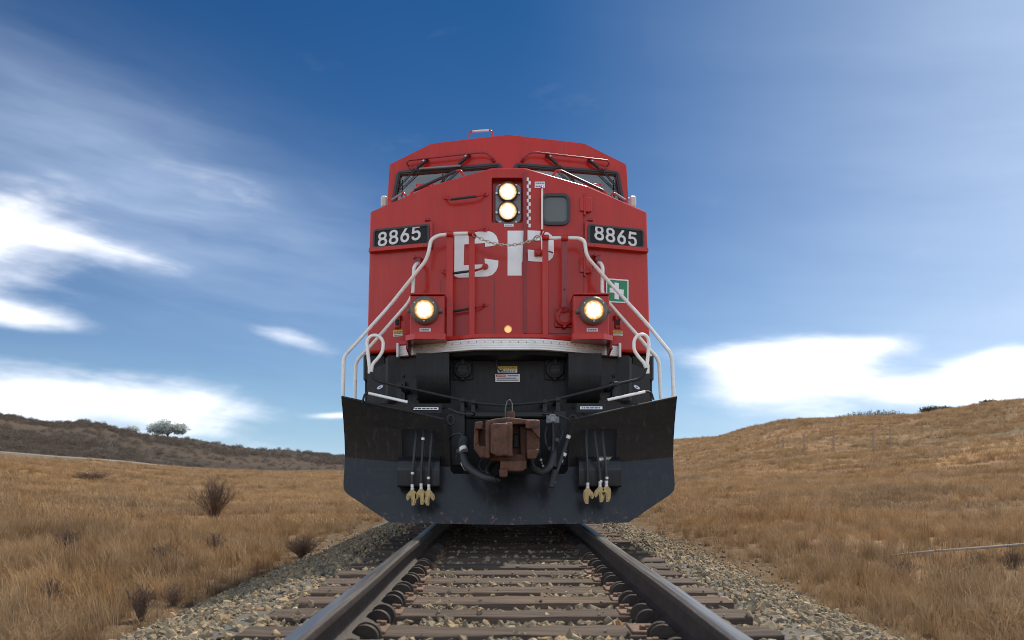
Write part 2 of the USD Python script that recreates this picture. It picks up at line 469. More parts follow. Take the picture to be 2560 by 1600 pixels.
def mat_grass():
    g = Net(); rnd = g.add('object_info') + '.random'; p = g.add('geometry') + '.position'
    c = g.ramp(rnd, [(0.0, (0.22, 0.140, 0.078)), (0.25, (0.33, 0.222, 0.122)), (0.5, (0.41, 0.29, 0.175)), (0.75, (0.27, 0.172, 0.092)), (1.0, (0.46, 0.345, 0.225))])
    v = g.add('mapping', vector=p, scale=(0.16, 0.34, 0.0)) + '.vector'
    a = g.noise(v, 1.0, 5.0, 0.6); v2 = g.add('mapping', vector=p, scale=(0.5, 0.9, 0.0), location=(7.0, 3.0, 0.0)) + '.vector'
    b = g.noise(v2, 1.0, 4.0, 0.6)
    c = g.mix(0.85, c, g.ramp(a, [(0.30, (0.62, 0.66, 0.66)), (0.45, (0.92, 0.90, 0.86)), (0.58, (1.10, 1.02, 0.82)), (0.72, (0.80, 0.66, 0.52))]), 'multiply')
    c = g.mix(0.8, c, g.ramp(b, [(0.32, (0.58, 0.54, 0.50)), (0.5, (1.0, 1.0, 1.0)), (0.7, (1.18, 1.15, 1.12))]), 'multiply')
    s = g.add('principled_bsdf', base_color=c, roughness=0.8, specular_ior_level=0.2) + '.BSDF'
    t = g.add('translucent_bsdf', color=c) + '.BSDF'
    return g.make('dry_grass', g.add('mix_closure', fac=0.3, closure1=s, closure2=t) + '.closure')


GRASS = mat_grass()
TWIG = mat_random('dry_twigs', [(0.0, (0.11, 0.072, 0.052)), (1.0, (0.17, 0.11, 0.075))], 0.85, 0, 20.0)


def mat_tint(name, bscale=3.0, strength=0.6):
    g = Net(); c = g.add('attribute', attribute='tint') + '.color'
    p = g.add('geometry') + '.position'
    a = g.noise(p, 0.35, 6.0, 0.65); b = g.noise(p, bscale, 5.0, 0.7)
    k = g.ramp(g.m('multiply_add', b, 0.5, g.m('multiply', a, 0.5)), [(0.33, (0.62, 0.60, 0.58)), (0.5, (1.0, 1.0, 1.0)), (0.68, (1.32, 1.30, 1.25))])
    c = g.mix(1.0, c, k, 'multiply')
    n = g.add('bump', height=b, strength=strength, distance=0.25) + '.normal'
    s = g.add('principled_bsdf', base_color=c, roughness=0.95, specular_ior_level=0.1, normal=n)
    return g.make(name, s + '.BSDF')


GROUND = mat_tint('dry_prairie')
BED = mat_random('ballast_bed', [(0, (0.10, 0.095, 0.085)), (1, (0.10, 0.095, 0.085))], 0.9, 0.8, 25.0)


def mat_wood():
    g = Net(); p = g.add('geometry') + '.position'; rnd = g.add('object_info') + '.random'
    o = g.add('vector_math', math_type='add', vector1=p, vector2=g.add('combine_xyz', x=g.m('multiply', rnd, 9.0), y=0.0, z=g.m('multiply', rnd, 5.0)) + '.vector') + '.vector'
    v = g.add('mapping', vector=o, scale=(1.6, 30.0, 30.0)) + '.vector'
    a = g.noise(v, 1.0, 6.0, 0.65, 0.4); b = g.noise(o, 3.0, 4.0, 0.6)
    c = g.ramp(a, [(0.28, (0.016, 0.011, 0.009)), (0.44, (0.055, 0.038, 0.027)), (0.6, (0.105, 0.075, 0.052)), (0.8, (0.17, 0.13, 0.095))])
    c = g.mix(g.m('multiply', b, 0.5), c, (0.075, 0.062, 0.055))
    c = g.mix(0.6, c, g.ramp(rnd, [(0, (0.6, 0.58, 0.58)), (0.5, (1.0, 0.95, 0.9)), (1, (1.3, 1.15, 1.0))]), 'multiply')
    n = g.add('bump', height=a, strength=0.8, distance=0.015) + '.normal'
    s = g.add('principled_bsdf', base_color=c, roughness=0.85, specular_ior_level=0.25, normal=n)
    return g.make('weathered_tie_wood', s + '.BSDF')


WOOD = mat_wood()


def mat_running():
    g = Net(); p = g.add('geometry') + '.position'
    v = g.add('mapping', vector=p, scale=(60.0, 1.2, 60.0)) + '.vector'
    a = g.noise(v, 1.0, 4.0, 0.6)
    c = g.ramp(a, [(0.3, (0.10, 0.095, 0.09)), (0.7, (0.20, 0.19, 0.18))])
    r = g.m('multiply_add', a, 0.2, 0.27)
    s = g.add('principled_bsdf', base_color=c, roughness=r, metallic=0.9)
    return g.make('polished_rail_head', s + '.BSDF')


RAILTOP = mat_running()

# ------------------------------------------------------------------ ground
_L = np.array([  # photograph column, foot row, foot distance, crest row, crest distance
    (-3500, 1140, 60, 1020, 170), (-1200, 1110, 62, 1000, 190), (0, 1138, 70, 1035, 230), (78, 1144, 74, 1050, 235), (123, 1148, 78, 1058, 235), (205, 1153, 83, 1052, 235), (262, 1157, 88, 1061, 240),
    (303, 1160, 91, 1072, 245), (369, 1166, 98, 1087, 250), (451, 1172, 108, 1095, 255), (492, 1174, 114, 1099, 255), (574, 1178, 124, 1115, 260), (656, 1179, 134, 1125, 265),
    (697, 1180, 138, 1123, 265), (759, 1180, 145, 1131, 270), (845, 1181, 155, 1141, 280), (1000, 1181, 165, 1148, 300), (1261, 1180, 180, 1152, 300), (1500, 1180, 120, 1116, 220),
    (1685, 1184, 62, 1101, 160), (1795, 1187, 50, 1093, 145), (1863, 1189, 45, 1072, 130), (1956, 1192, 40, 1052, 120), (2066, 1195, 36, 1046, 112), (2278, 1203, 30, 1040, 102),
    (2337, 1205, 29, 1030, 98), (2443, 1209, 27, 1014, 92), (2560, 1213, 25, 999, 86), (3200, 1230, 22, 960, 70), (6000, 1230, 22, 940, 70)], float)
_phi = np.arctan((_L[:, 0] - VX) / F); _c = np.cos(_phi)
_rb, _rc = _L[:, 2] / _c, _L[:, 4] / _c
_zb = CZ + (VY - _L[:, 1]) / F * _L[:, 2]; _zc = CZ + (VY - _L[:, 3]) / F * _L[:, 4]


def smooth(t):
    t = np.clip(t, 0, 1); return t * t * (3 - 2 * t)


def ground_parts(x, y):
    x, y = np.asarray(x, float), np.asarray(y, float)
    dx = x - CX; phi = np.arctan2(dx, y); r = np.hypot(dx, y)
    rb, rc, zb, zc = (np.interp(phi, _phi, a) for a in (_rb, _rc, _zb, _zc))
    back = smooth((np.abs(phi) - 1.5) / 1.2)
    rb = rb * (1 - back) + 100 * back; rc = rc * (1 - back) + 260 * back
    zb = zb * (1 - back) - 0.5 * back; zc = zc * (1 - back) + 1.0 * back
    return phi, r, rb, rc, zb, zc


def ground_z(x, y):
    phi, r, rb, rc, zb, zc = ground_parts(x, y)
    t1 = np.clip((r - 7) / (rb - 7), 0, 1)
    z = -0.72 + (zb + 0.72) * t1
    t2 = np.clip((r - rb) / (rc - rb), 0, 1)
    eb, ec = (zb - CZ) / rb, (zc - CZ) / rc
    z = np.where(r > rb, CZ + (eb + (ec - eb) * np.sin(t2 * np.pi / 2)) * np.minimum(r, rc), z)
    t3 = np.maximum(r - rc, 0)
    z = z - np.minimum(t3 * 0.03, 12.0) * smooth(t3 / 60)
    x, y = np.asarray(x, float), np.asarray(y, float)
    q = np.stack([x, y, 0 * x], -1)
    bump = (meshkit.fbm(q * 0.13, 4, 3) - 0.5) * 0.5 * np.clip((np.abs(x) - 3.0) / 8, 0, 1) * np.clip(1 - t2 * 0.9, 0, 1) + (meshkit.fbm(q * 0.9, 3, 5) - 0.5) * 0.12 * np.clip((np.abs(x) - 2.7) / 2, 0, 1)
    bump = bump + (meshkit.fbm(q * 0.03, 3, 9) - 0.5) * 0.9 * np.sin(np.pi * t2)
    return z + bump


def ground_hit(px, py):
    """Where the sight line through a point of the photograph meets the ground."""
    Y = np.geomspace(3.0, 320, 6000)
    x, zr = X(px, Y), Z(py, Y)
    k = np.nonzero(zr < ground_z(x, Y))[0]
    i = k[0] if len(k) else -1
    return np.array([x[i], Y[i], float(ground_z(x[i], Y[i]))])


def build_ground():
    ph = np.concatenate([np.linspace(-math.pi, -0.62, 60, endpoint=False), np.linspace(-0.62, 0.62, 520, endpoint=False), np.linspace(0.62, math.pi, 60, endpoint=False)])
    rr = np.concatenate([np.geomspace(0.6, 9, 46, endpoint=False), np.geomspace(9, 320, 170, endpoint=False), np.geomspace(320, 6000, 24)])
    PH, RR = np.meshgrid(ph, rr, indexing='ij')
    x, y = CX + RR * np.sin(PH), RR * np.cos(PH)
    z = ground_z(x, y)
    n, k = len(ph), len(rr)
    idx = np.arange(n * k).reshape(n, k)
    a, b = idx, np.roll(idx, -1, 0)
    f = np.concatenate([np.stack([a[:, :-1], b[:, :-1], b[:, 1:]], -1).reshape(-1, 3), np.stack([a[:, :-1], b[:, 1:], a[:, 1:]], -1).reshape(-1, 3)])
    v = np.stack([x, y, z], -1).reshape(-1, 3)
    ctr = len(v); v = np.vstack([v, [CX, 0, -0.72]])
    f = np.vstack([f, np.stack([np.full(n, ctr), np.roll(idx[:, 0], -1), idx[:, 0]], -1)])[:, ::-1]
    # what grows there: tan, ochre, brown and grey-green patches
    phi, r, rb, rc, zb, zc = ground_parts(v[:, 0], v[:, 1])
    q = np.stack([v[:, 0] * 0.05, v[:, 1] * 0.12, 0 * r], -1)
    n1, n2, n3 = meshkit.fbm(q, 4, 21), meshkit.fbm(q * 2.3, 4, 31), meshkit.fbm(q * 0.6, 3, 41)
    T = np.array((0.235, 0.143, 0.072)); O = np.array((0.27, 0.165, 0.062)); B = np.array((0.135, 0.083, 0.048)); G = np.array((0.145, 0.122, 0.078)); K = np.array((0.25, 0.155, 0.088))
    def mix(c, d, w):
        return c * (1 - w[:, None]) + d * w[:, None]
    c = np.tile(T, (len(v), 1))
    c = mix(c, K, smooth((n3 - 0.42) * 5)); c = mix(c, O, smooth((n1 - 0.53) * 6) * 0.8)
    c = mix(c, B, smooth((n2 - 0.55) * 7) * 0.75); c = mix(c, G, smooth((0.42 - n1) * 8) * 0.6)
    q2 = np.stack([v[:, 0] * 0.018, v[:, 1] * 0.018, v[:, 2] * 0.12], -1)
    n4 = meshkit.fbm(q2, 4, 51)
    t2 = (r - rb) / (rc - rb)
    hill = smooth(t2 * 14 + .1) * smooth((-phi - 0.0) * 10)
    S = np.array((0.052, 0.041, 0.032)); S2 = np.array((0.080, 0.058, 0.041))
    scrub = np.tile(S, (len(v), 1)); scrub = mix(scrub, S2, smooth((n4 - 0.52) * 6) * .8)
    c = mix(c, scrub, hill)
    c = mix(c, np.array((0.105, 0.072, 0.045)), smooth((5.5 - np.abs(v[:, 0])) / 2.5) * .85)
    # greyish gully running up the right-hand hill
    g0 = np.abs(t2 - (0.28 + (phi - 0.38) * 1.15)); wgt = np.exp(-(g0 / 0.05) ** 2) * smooth((phi - 0.36) * 14)
    c = mix(c, G * 0.8, 0.7 * wgt)
    g1 = np.abs(np.log(r) - (2.95 + 0.25 * (phi - 0.4))); wgt = np.exp(-(g1 / 0.05) ** 2) * smooth((phi - 0.25) * 10)
    c = mix(c, G, 0.7 * wgt)
    m = usdkit.mesh(stage, numbered('/World', 'ground'), (v, f), GROUND, smooth=True)
    UsdGeom.PrimvarsAPI(m).CreatePrimvar('tint', Sdf.ValueTypeNames.Color3fArray, 'vertex').Set(Vt.Vec3fArray.FromNumpy(c.astype(np.float32)))
    tag(m.GetPrim(), 'dry tan prairie rising to low brown hills on both sides', 'ground', kind='structure')


build_ground()

# ------------------------------------------------------------------ track
TIE_TOP = -0.192
RAIL_X = 0.7575


def bed_z(x):
    x = np.abs(x)
    return np.interp(x, [0, 1.3, 1.55, 2.75, 3.3], [-0.285, -0.285, -0.27, -0.64, -0.86])


def build_bed():
    t = thing('ballast_bed', 'grey crushed-stone bed of the railway track', 'ballast', kind='structure')
    xs = np.array([-3.3, -2.75, -2.2, -1.55, -1.3, -.6, 0, .6, 1.3, 1.55, 2.2, 2.75, 3.3]); ys = np.concatenate([np.linspace(-12, 2, 15), np.linspace(2.2, 16, 70), np.geomspace(17, 600, 30)])
    XX, YY = np.meshgrid(xs, ys, indexing='ij')
    zz = bed_z(XX) + (meshkit.fbm(np.stack([XX * 4, YY * 4, 0 * XX], -1), 3, 2) - .5) * 0.03
    v = np.stack([XX, YY, zz], -1).reshape(-1, 3); n, k = XX.shape; i = np.arange(n * k).reshape(n, k)
    f = np.concatenate([np.stack([i[:-1, :-1], i[1:, :-1], i[1:, 1:]], -1).reshape(-1, 3), np.stack([i[:-1, :-1], i[1:, 1:], i[:-1, 1:]], -1).reshape(-1, 3)])
    obj('bed_surface', (v, f), BED, t, smooth=True)
    return t


bed = build_bed()
tie_ys = [4.02 + 0.44 * k + rng.uniform(-.03, .03) for k in range(-6, 20)]


def stone_mesh(seed):
    r = np.random.default_rng(seed)
    v = r.normal(size=(15, 3)); v /= np.linalg.norm(v, axis=1, keepdims=True)
    v = v * r.uniform(.42, .62, (15, 1)) * [r.uniform(.9, 1.3), r.uniform(.75, 1.1), r.uniform(.5, .9)]
    return trimesh.convex.convex_hull(v)


stones = [stone_mesh(100 + k) for k in range(16)]


def instancer(path, protos, mat, pos, scale, idx, rot):
    pi = UsdGeom.PointInstancer.Define(stage, path)
    rel = []
    for k, (nm, m, sm) in enumerate(protos):
        q = usdkit.mesh(stage, f'{path}/{nm}' + (f'_{k:03d}' if k else ''), m, mat, sm); rel.append(q.GetPath())
    pi.CreatePrototypesRel().SetTargets(rel)
    pi.CreateProtoIndicesAttr(Vt.IntArray.FromNumpy(np.asarray(idx, np.int32)))
    pi.CreatePositionsAttr(Vt.Vec3fArray.FromNumpy(np.asarray(pos, np.float32)))
    s = np.asarray(scale, np.float32)
    pi.CreateScalesAttr(Vt.Vec3fArray.FromNumpy(s if s.ndim == 2 else np.repeat(s[:, None], 3, 1)))
    pi.CreateOrientationsAttr(Vt.QuathArray([Gf.Quath(float(q[0]), float(q[1]), float(q[2]), float(q[3])) for q in rot]))
    return pi.GetPrim()


def random_quats(n):
    q = rng.normal(size=(n, 4)); return q / np.linalg.norm(q, axis=1, keepdims=True)


def build_ballast():
    pos, size = [], []
    ty = np.array(tie_ys)
    # cribs between the ties
    for i in range(len(ty) - 1):
        n = 800 if ty[i] < 9 else 300
        x = rng.uniform(-1.32, 1.32, n); y = rng.uniform(ty[i] + .085, ty[i + 1] - .085, n)
        heap = 0.045 * meshkit.noise(np.stack([x * 2.2, y * 5, 0 * x], -1), 4)
        pos.append(np.stack([x, y, -0.25 + heap + rng.uniform(-.02, .015, n)], 1)); size.append(rng.gamma(4, .0088, n))
    # shoulders
    n = 46000
    x = rng.uniform(1.2, 3.25, n) * rng.choice([-1, 1], n); y = 1.5 + 14.5 * rng.random(n) ** 1.25
    near = np.abs(y[:, None] - ty[None]).min(1) < .12
    keep = ~((np.abs(x) < 1.28) & near)
    edge = 2.72 + 0.22 * (meshkit.noise(np.stack([y * 1.1, x * 0, 0 * x], -1), 8) - .5)
    keep &= (np.abs(x) < edge) | (rng.random(n) < np.exp(-(np.abs(x) - edge) * 6) * .6)
    x, y = x[keep], y[keep]
    pos.append(np.stack([x, y, np.maximum(bed_z(x), np.where(np.abs(x) > 2.6, ground_z(x, y), -9)) + rng.uniform(-.02, .015, len(x))], 1)); size.append(rng.gamma(3.6, .0098, len(x)))
    # a few stones and chips kicked up on to the ties
    for y in ty:
        n = 22; x = rng.uniform(-1.24, 1.24, n); x = x[np.abs(np.abs(x) - RAIL_X) > .2]
        pos.append(np.stack([x, y + rng.choice([-1, 1], len(x)) * .11 * rng.random(len(x)) ** .35, np.full(len(x), TIE_TOP + .006)], 1)); size.append(rng.gamma(4, .0055, len(x)))
    pos, size = np.vstack(pos), np.clip(np.concatenate(size), .010, .068)
    # the stones that show largest: one part each
    d = pos[:, 1]; seen = np.abs((pos[:, 0] - CX) / d) < 0.66
    py = VY - (pos[:, 2] - CZ) / d * F
    score = np.where(seen & (py < 1600), size / d, 0)
    top = np.argsort(-score)[:300]
    q = random_quats(len(pos))
    for k in top:
        m = stones[k % 16].copy(); m.apply_scale(size[k] * 1.12)
        m.apply_transform(trimesh.transformations.quaternion_matrix(q[k])); 
        mm = usdkit.mesh(stage, numbered(path_of(bed), 'stone'), m, STONE, False); mm.AddTranslateOp().Set(Gf.Vec3d(*pos[k].tolist()))
    rest = np.setdiff1d(np.arange(len(pos)), top)
    p = instancer(numbered(path_of(bed), 'loose_gravel'), [('gravel_stone', m, False) for m in stones], STONE, pos[rest], size[rest], rng.integers(0, 16, len(rest)), q[rest])
    tag(p, kind='stuff')


build_ballast()


def tie_mesh(seed):
    r = np.random.default_rng(seed)
    L = 1.26
    xs = np.linspace(-L, L, 60); prof = np.array([(-.125, -.16), (-.125, -.05), (-.122, -.008), (-.112, 0), (-.055, .002), (0, 0), (.055, .002), (.112, 0), (.122, -.008), (.125, -.05), (.125, -.16)])
    v = []
    for i, x in enumerate(xs):
        for (a, b) in prof:
            p = np.array([x * 3, a * 25, seed * 3.7])
            w = meshkit.noise(p * [1.2, 1, 1], seed) - .5; e = meshkit.noise(p * [3, 2.2, 1], seed + 9) - .5
            dz = (w * .014 + e * .008) * (b > -.1); dy = (meshkit.noise(np.array([x * 4, b * 20, seed]), seed + 3) - .5) * .012
            ex = (r.random() - .5) * .02 if i in (0, len(xs) - 1) else 0
            v.append((x + ex, a + dy, b + dz))
    v = np.array(v); n, k = len(xs), len(prof); i = np.arange(n * k).reshape(n, k)
    f = np.concatenate([np.stack([i[:-1, :-1], i[1:, :-1], i[1:, 1:]], -1).reshape(-1, 3), np.stack([i[:-1, :-1], i[1:, 1:], i[:-1, 1:]], -1).reshape(-1, 3)])
    for e, fl in ((i[0], 1), (i[-1], -1)):
        for j in range(1, k - 1):
            f = np.vstack([f, [[e[0], e[j], e[j + 1]][::fl]]])
    m = trimesh.Trimesh(v, f, process=False); m.fix_normals(); return m


tie_protos = []
near_names = ['first', 'second', 'third', 'fourth', 'fifth', 'sixth', 'seventh', 'eighth', 'ninth', 'tenth', 'eleventh', 'twelfth']
vis = [k for k, y in enumerate(tie_ys) if y > 3.72]
for k, ty in enumerate(tie_ys):
    if k in vis and k - vis[0] < 11:
        o = k - vis[0]
        lab = f'weathered wooden railway tie, {near_names[o]} one counted from the bottom of the picture up'
        grp = None
    else:
        lab, grp = ('wooden railway tie in the dark below the locomotive', 'ties in the dark under the locomotive') if k in vis else ('wooden railway tie just below the bottom edge of the picture', 'ties below the bottom edge of the picture')
    t = thing('railway_tie', lab, 'railway tie', (rng.uniform(-.025, .025), ty, TIE_TOP), rng.uniform(-.6, .6), grp)
    obj('timber', tie_mesh(k % 9), WOOD, t, smooth=50)
    for s in (-1, 1):
        pl = obj('tie_plate', cbox(s * RAIL_X - .185, s * RAIL_X + .185, -.098, .098, -.004, .014, .004), PLATERUST, t)
        for dx in (-.13, -.155, .13, .155):
            if abs(dx) > .14 and rng.random() < .35:
                continue
            sx = s * RAIL_X + dx; sy = rng.uniform(-.02, .02) + (.05 if abs(dx) > .14 else -.045)
            obj('spike', [cbox(sx - .014, sx + .014, sy - .016, sy + .016, .012, .034, .004), cbox(sx - .024 * np.sign(dx) - .012, sx - .024 * np.sign(dx) + .016, sy - .012, sy + .012, .022, .036, .003)], PLATERUST, pl)


def rail_section():
    h = 0.178
    right = [(0.076, 0), (0.076, .010), (0.03, .026), (.0105, .045), (.0095, .09), (.0105, .128), (.034, .140), (.0395, .146), (.0395, .165), (.036, .1735), (.028, .1772), (.014, .1785)]
    pts = right + [(-x, z) for x, z in right[::-1]]
    return np.array([(x, z - h) for x, z in pts])


def sweep(section, ys, x0, wob):
    v = []
    for y in ys:
        v.append(np.stack([section[:, 0] + x0 + wob(y), np.full(len(section), y), section[:, 1]], 1))
    n, k = len(ys), len(section); i = np.arange(n * k).reshape(n, k); j = np.roll(i, -1, 1)
    f = np.concatenate([np.stack([i[:-1], i[1:], j[1:]], -1).reshape(-1, 3), np.stack([i[:-1], j[1:], j[:-1]], -1).reshape(-1, 3)])
    m = trimesh.Trimesh(np.vstack(v), f, process=False)
    return m


def anchor_mesh(s):
    """A spring rail anchor: a thick curled jaw gripping the foot of the rail."""
    a = np.linspace(math.radians(-35), math.radians(200), 16)
    outer = [(0.060 * math.cos(t), 0.054 * math.sin(t)) for t in a]; inner = [(0.022 * math.cos(t) - .008, 0.012 * math.sin(t) - .012) for t in a[::-1]]
    p = Polygon(outer + inner).buffer(.002)
    m = trimesh.creation.extrude_polygon(p, .030, engine='earcut')
    v = m.vertices; m.vertices = np.stack([v[:, 0], v[:, 2] - .015, v[:, 1]], 1); m.invert()
    bar = cbox(-.02, .05, -.014, .014, -.035, -.018, .004)
    m = trimesh.util.concatenate([m, bar])
    if s > 0:
        m = mirror(m)
    return m


ys = np.concatenate([np.linspace(-12, 0, 8), np.linspace(0.5, 14, 60), np.geomspace(15, 600, 24)])
wob = lambda y: 0.0035 * math.sin(y * 1.9) * (1 if 3 < y < 12 else 0)
for s in (-1, 1):
    t = thing('rail', 'dark brown steel rail on the left side of the track' if s < 0 else 'dark brown steel rail on the right side of the track', 'rail', group='rails of the track')
    sec = rail_section()
    obj('rail_body', sweep(sec[::-1], ys, s * RAIL_X, wob), RAILSIDE, t, smooth=40)
    w = np.array([(-.029, -.0012), (-.027, .0012), (-.014, .0022), (.014, .0022), (.029, .0012), (.031, -.0012)]) + [s * .004, 0]
    obj('running_surface', sweep(w[::-1] if True else w, ys, s * RAIL_X, wob), RAILTOP, t, smooth=60)
    am = anchor_mesh(s)
    for ty in tie_ys:
        if 3.0 < ty < 9.5:
            for d in (-.155, .155):
                m = am.copy(); m.apply_transform(trimesh.transformations.rotation_matrix(rng.uniform(-.25, .25), [0, 0, 1]))
                m.apply_translation([s * (RAIL_X - .092), ty + d + rng.uniform(-.02, .02), -0.176])
                obj('rail_anchor', m, RAILSIDE, t, smooth=40)

# ------------------------------------------------------------------ locomotive
loco = thing('locomotive', 'red diesel locomotive with white CP lettering and black snow plow heading towards the camera', 'locomotive', (0, 0, 0))


def yn(x):
    return 8.6 + np.maximum(0, np.abs(np.asarray(x, float)) - .8) * .4
yn.kinks = [-.8, .8]


def yc(x):
    return 10.2 + .172 * np.abs(np.asarray(x, float))
yc.kinks = [0.0]


def on(px, py, yf, proud=0.0):
    x = 0.0
    for _ in range(30):
        Y = float(yf(np.array(x))) - proud; x = X(px, Y)
    return x, Z(py, Y)


def onpoly(pts, yf, proud=0.0):
    return Polygon([on(a, b, yf, proud) for a, b in pts])


def onrect(x0, y0, x1, y1, yf, r=0.0, proud=0.0):
    a, b = on(x0, y0, yf, proud), on(x1, y1, yf, proud)
    return rrect(a[0], a[1], b[0], b[1], r) if r else sbox(min(a[0], b[0]), min(a[1], b[1]), max(a[0], b[0]), max(a[1], b[1]))


# nose: the wedge-topped front box
NB = 1.79
xz = [(0.17, 3.66), (0.36, 3.605), (1.462, 3.288), (1.498, NB)]
pts = []
for s in (-1, 1):
    for x, z in xz + [(0.8, NB), (0.8, 3.478)]:
        pts.append((s * x, float(yn(x)), z)); pts.append((s * x, 10.6, z))
nose = rhull(pts, 0.035, 2)
rec = onrect(1229, 444, 1307, 557, yn)
rb = rec.bounds
nose_cut = tomf(nose) - tomf(cbox(rb[0], rb[2], 8.4, 8.70, rb[1], rb[3], .012))
p_nose = obj('nose', frommf(nose_cut), RED, loco, smooth=35)

# headlight cluster
hp = obj('headlight_panel', plate(onrect(1239, 456, 1302, 554, yn, .05), -.085, -.05, yn), GREY, loco, smooth=35)
for py in (478, 526.5):
    c = on(1269.5, py, yn); cc = (c[0], 8.655, c[1])
    obj('lamp_bezel', lathe([(.078, 0), (.102, .005), (.104, .045), (.098, .06), (.090, .058), (.088, .03)], cc), DARKGREY, hp, smooth=40)
    obj('lamp', lathe([(0, .052), (.04, .050), (.07, .045), (.089, .036)], cc, n=32), LAMP, hp, smooth=True, origin=(cc[0], cc[1], cc[2]))
    for dx in (-.115, .115):
        obj('clamp_screw', lathe([(0, .03), (.012, .03), (.014, .0)], (cc[0] + dx, 8.655, cc[2] - .01), n=10), CHROME, hp)
for px in (1251, 1290):
    for py in (459, 551):
        c = on(px, py, yn)
        obj('clamp_screw', lathe([(0, .012), (.011, .010), (.013, 0)], (c[0], 8.652, c[1]), n=10), CHROME, hp)

# number boards
for s in (-1, 1):
    px = lambda v: v if s > 0 else 2 * 1270.0 - v
    out = onpoly([(1461, 558), (1612, 572), (1617, 629), (1461, 617)], yn)
    inn = onpoly([(1472, 562), (1608, 576), (1609, 620), (1472, 612)], yn, .06)
    inn = inn.buffer(-.03).buffer(.03)
    body = out
    m = plate(body, -.02, .062, yn)
    ledge = plate(onpoly([(1461, 612), (1617, 625), (1618, 634), (1461, 621)], yn), 0, .085, yn)
    mm = [m, ledge]
    plt = plate(inn, .060, .066, yn)
    ring = plate(inn.buffer(.008).difference(inn.buffer(-.012)), .060, .074, yn)
    if s < 0:
        mm = [mirror(q) for q in mm]; plt = mirror(plt); ring = mirror(ring)
    nb = obj('number_board', mm, RED, loco)
    obj('board_face', plt, BOARD, nb); obj('gasket', ring, FRAME, nb)
    a = (on(1486, 590, yn, .06), on(1592, 590, yn, .06)) if s > 0 else (on(945, 590, yn, .06), on(1052, 590, yn, .06))
    cx = (a[0][0] + a[1][0]) / 2
    obj('number', lettering('8865', .138, .004, yn, cx, on(1539 if s > 0 else 999, 590.5, yn, .06)[1], .066, abs(a[1][0] - a[0][0]), shear=-.062 * s), DIGIT, nb, label='white number 8865')
    for (qx, qy) in ((1474, 554), (1479, 618)):
        c = on(qx, qy, yn); c = (c[0] * s, c[1])
        obj('latch', [cbox(c[0] - .025, c[0] + .03, float(yn(c[0])) - .08, float(yn(c[0])) - .005, c[1] - .012, c[1] + .012, .005)], RED_DARK, nb)

# CP lettering laid on the nose as reflective film
C_px = [(1136.5, 581), (1210, 579), (1222, 578), (1233, 582), (1241, 590), (1245.5, 601), (1246, 611), (1236, 614), (1212.5, 617.5), (1212.5, 607.5), (1160.5, 611), (1159.5, 663.5), (1204, 661), (1212.5, 660),
        (1211.5, 646.5), (1246, 651.5), (1245, 666), (1240, 678), (1231, 687), (1220, 691), (1187, 692.5), (1147, 694.5), (1139, 692), (1135.5, 688)]
obj('letter', plate(onpoly(C_px, yn), .001, .003, yn), REFLECT, loco, label='white letter C')
P1 = [(1269, 577), (1309, 577), (1307, 624), (1306, 653), (1304, 656), (1304, 689), (1269, 689)]
P2 = [(1319, 575.5), (1356, 578), (1370, 581), (1380, 589), (1384.5, 602), (1385, 632), (1382, 643), (1374, 651), (1358, 655), (1320.5, 652.5), (1319.5, 624), (1330, 625), (1353, 627), (1353, 601), (1319, 602)]
DOOR = .014
obj('letter', [plate(onpoly(P1, yn), .001, .003, yn), plate(onpoly(P2, yn, DOOR), DOOR + .001, DOOR + .003, yn)], REFLECT, loco, label='white letter P, cut by the door edge')

# nose door
door_px = [(1314, 436), (1346, 434.5), (1457, 483), (1457, 834), (1314, 834)]
dr = onpoly(door_px, yn)
# the right edge is kept on the flat of the nose
door = obj('nose_door', plate(dr, 0, DOOR, yn), RED, loco)
obj('door_seal', plate(onpoly([(1309, 432), (1315, 432), (1315, 834), (1309, 834)], yn), 0, .03, yn), RED_DARK, door)
obj('door_seal', plate(onpoly([(1456, 484), (1459.5, 485), (1459.5, 834), (1456, 834)], yn), 0, .007, yn), RED_DARK, door)
wo = onrect(1352, 485, 1425, 564, yn, .075, DOOR); wi = wo.buffer(-.032)
win = obj('door_window', plate(wo.difference(wi), DOOR, DOOR + .028, yn), FRAME, door, smooth=30)
obj('pane', plate(wi.buffer(.004), DOOR + .003, DOOR + .008, yn), paint('pane_dark_green_grey', (0.075, 0.085, 0.078), 0.12, 0.3, .05), win)
for k in range(14):
    y0 = 444 + k * 8.9
    x0 = 1317 if k % 2 == 0 else 1321
    x1 = 1322 if k % 2 == 0 else 1327
    obj('reflective_square', plate(onrect(x0, y0, x1, y0 + 8.6, yn, 0, DOOR), DOOR + .001, DOOR + .003, yn), REFLECT, door)
h = [on(1355, 474, yn, .08), on(1355, 575, yn, .08)]
Yh = 8.50
dh = obj('door_handle', tube([(h[0][0], Yh, h[0][1]), (h[0][0], Yh, h[1][1])], .011), IVORY, door, smooth=True)
obj('handle_bracket', tube([(h[0][0], 8.6, h[0][1] + .03), (h[0][0], 8.53, h[0][1] + .03), (h[0][0], Yh, h[0][1] - .02)], .013), RED, dh, smooth=True)
obj('handle_bracket', tube([(h[1][0] - .01, 8.6, h[1][1] - .02), (h[1][0] - .005, 8.54, h[1][1] - .03), (h[1][0], Yh, h[1][1] + .02)], .012), RED, dh, smooth=True)
c = on(1350, 634, yn)
obj('latch_handle', [cbox(c[0] - .06, c[0] + .03, 8.555, 8.586, c[1] - .035, c[1] + .03, .006), lathe([(0, .075), (.03, .07), (.036, .05), (.036, .0)], (c[0] - .015, 8.59, c[1] + .008), n=14), tube([(c[0], 8.525, c[1] + .006), (c[0] + .1, 8.52, c[1]), (c[0] + .13, 8.525, c[1] - .012)], .008)], RED, door, smooth=35)
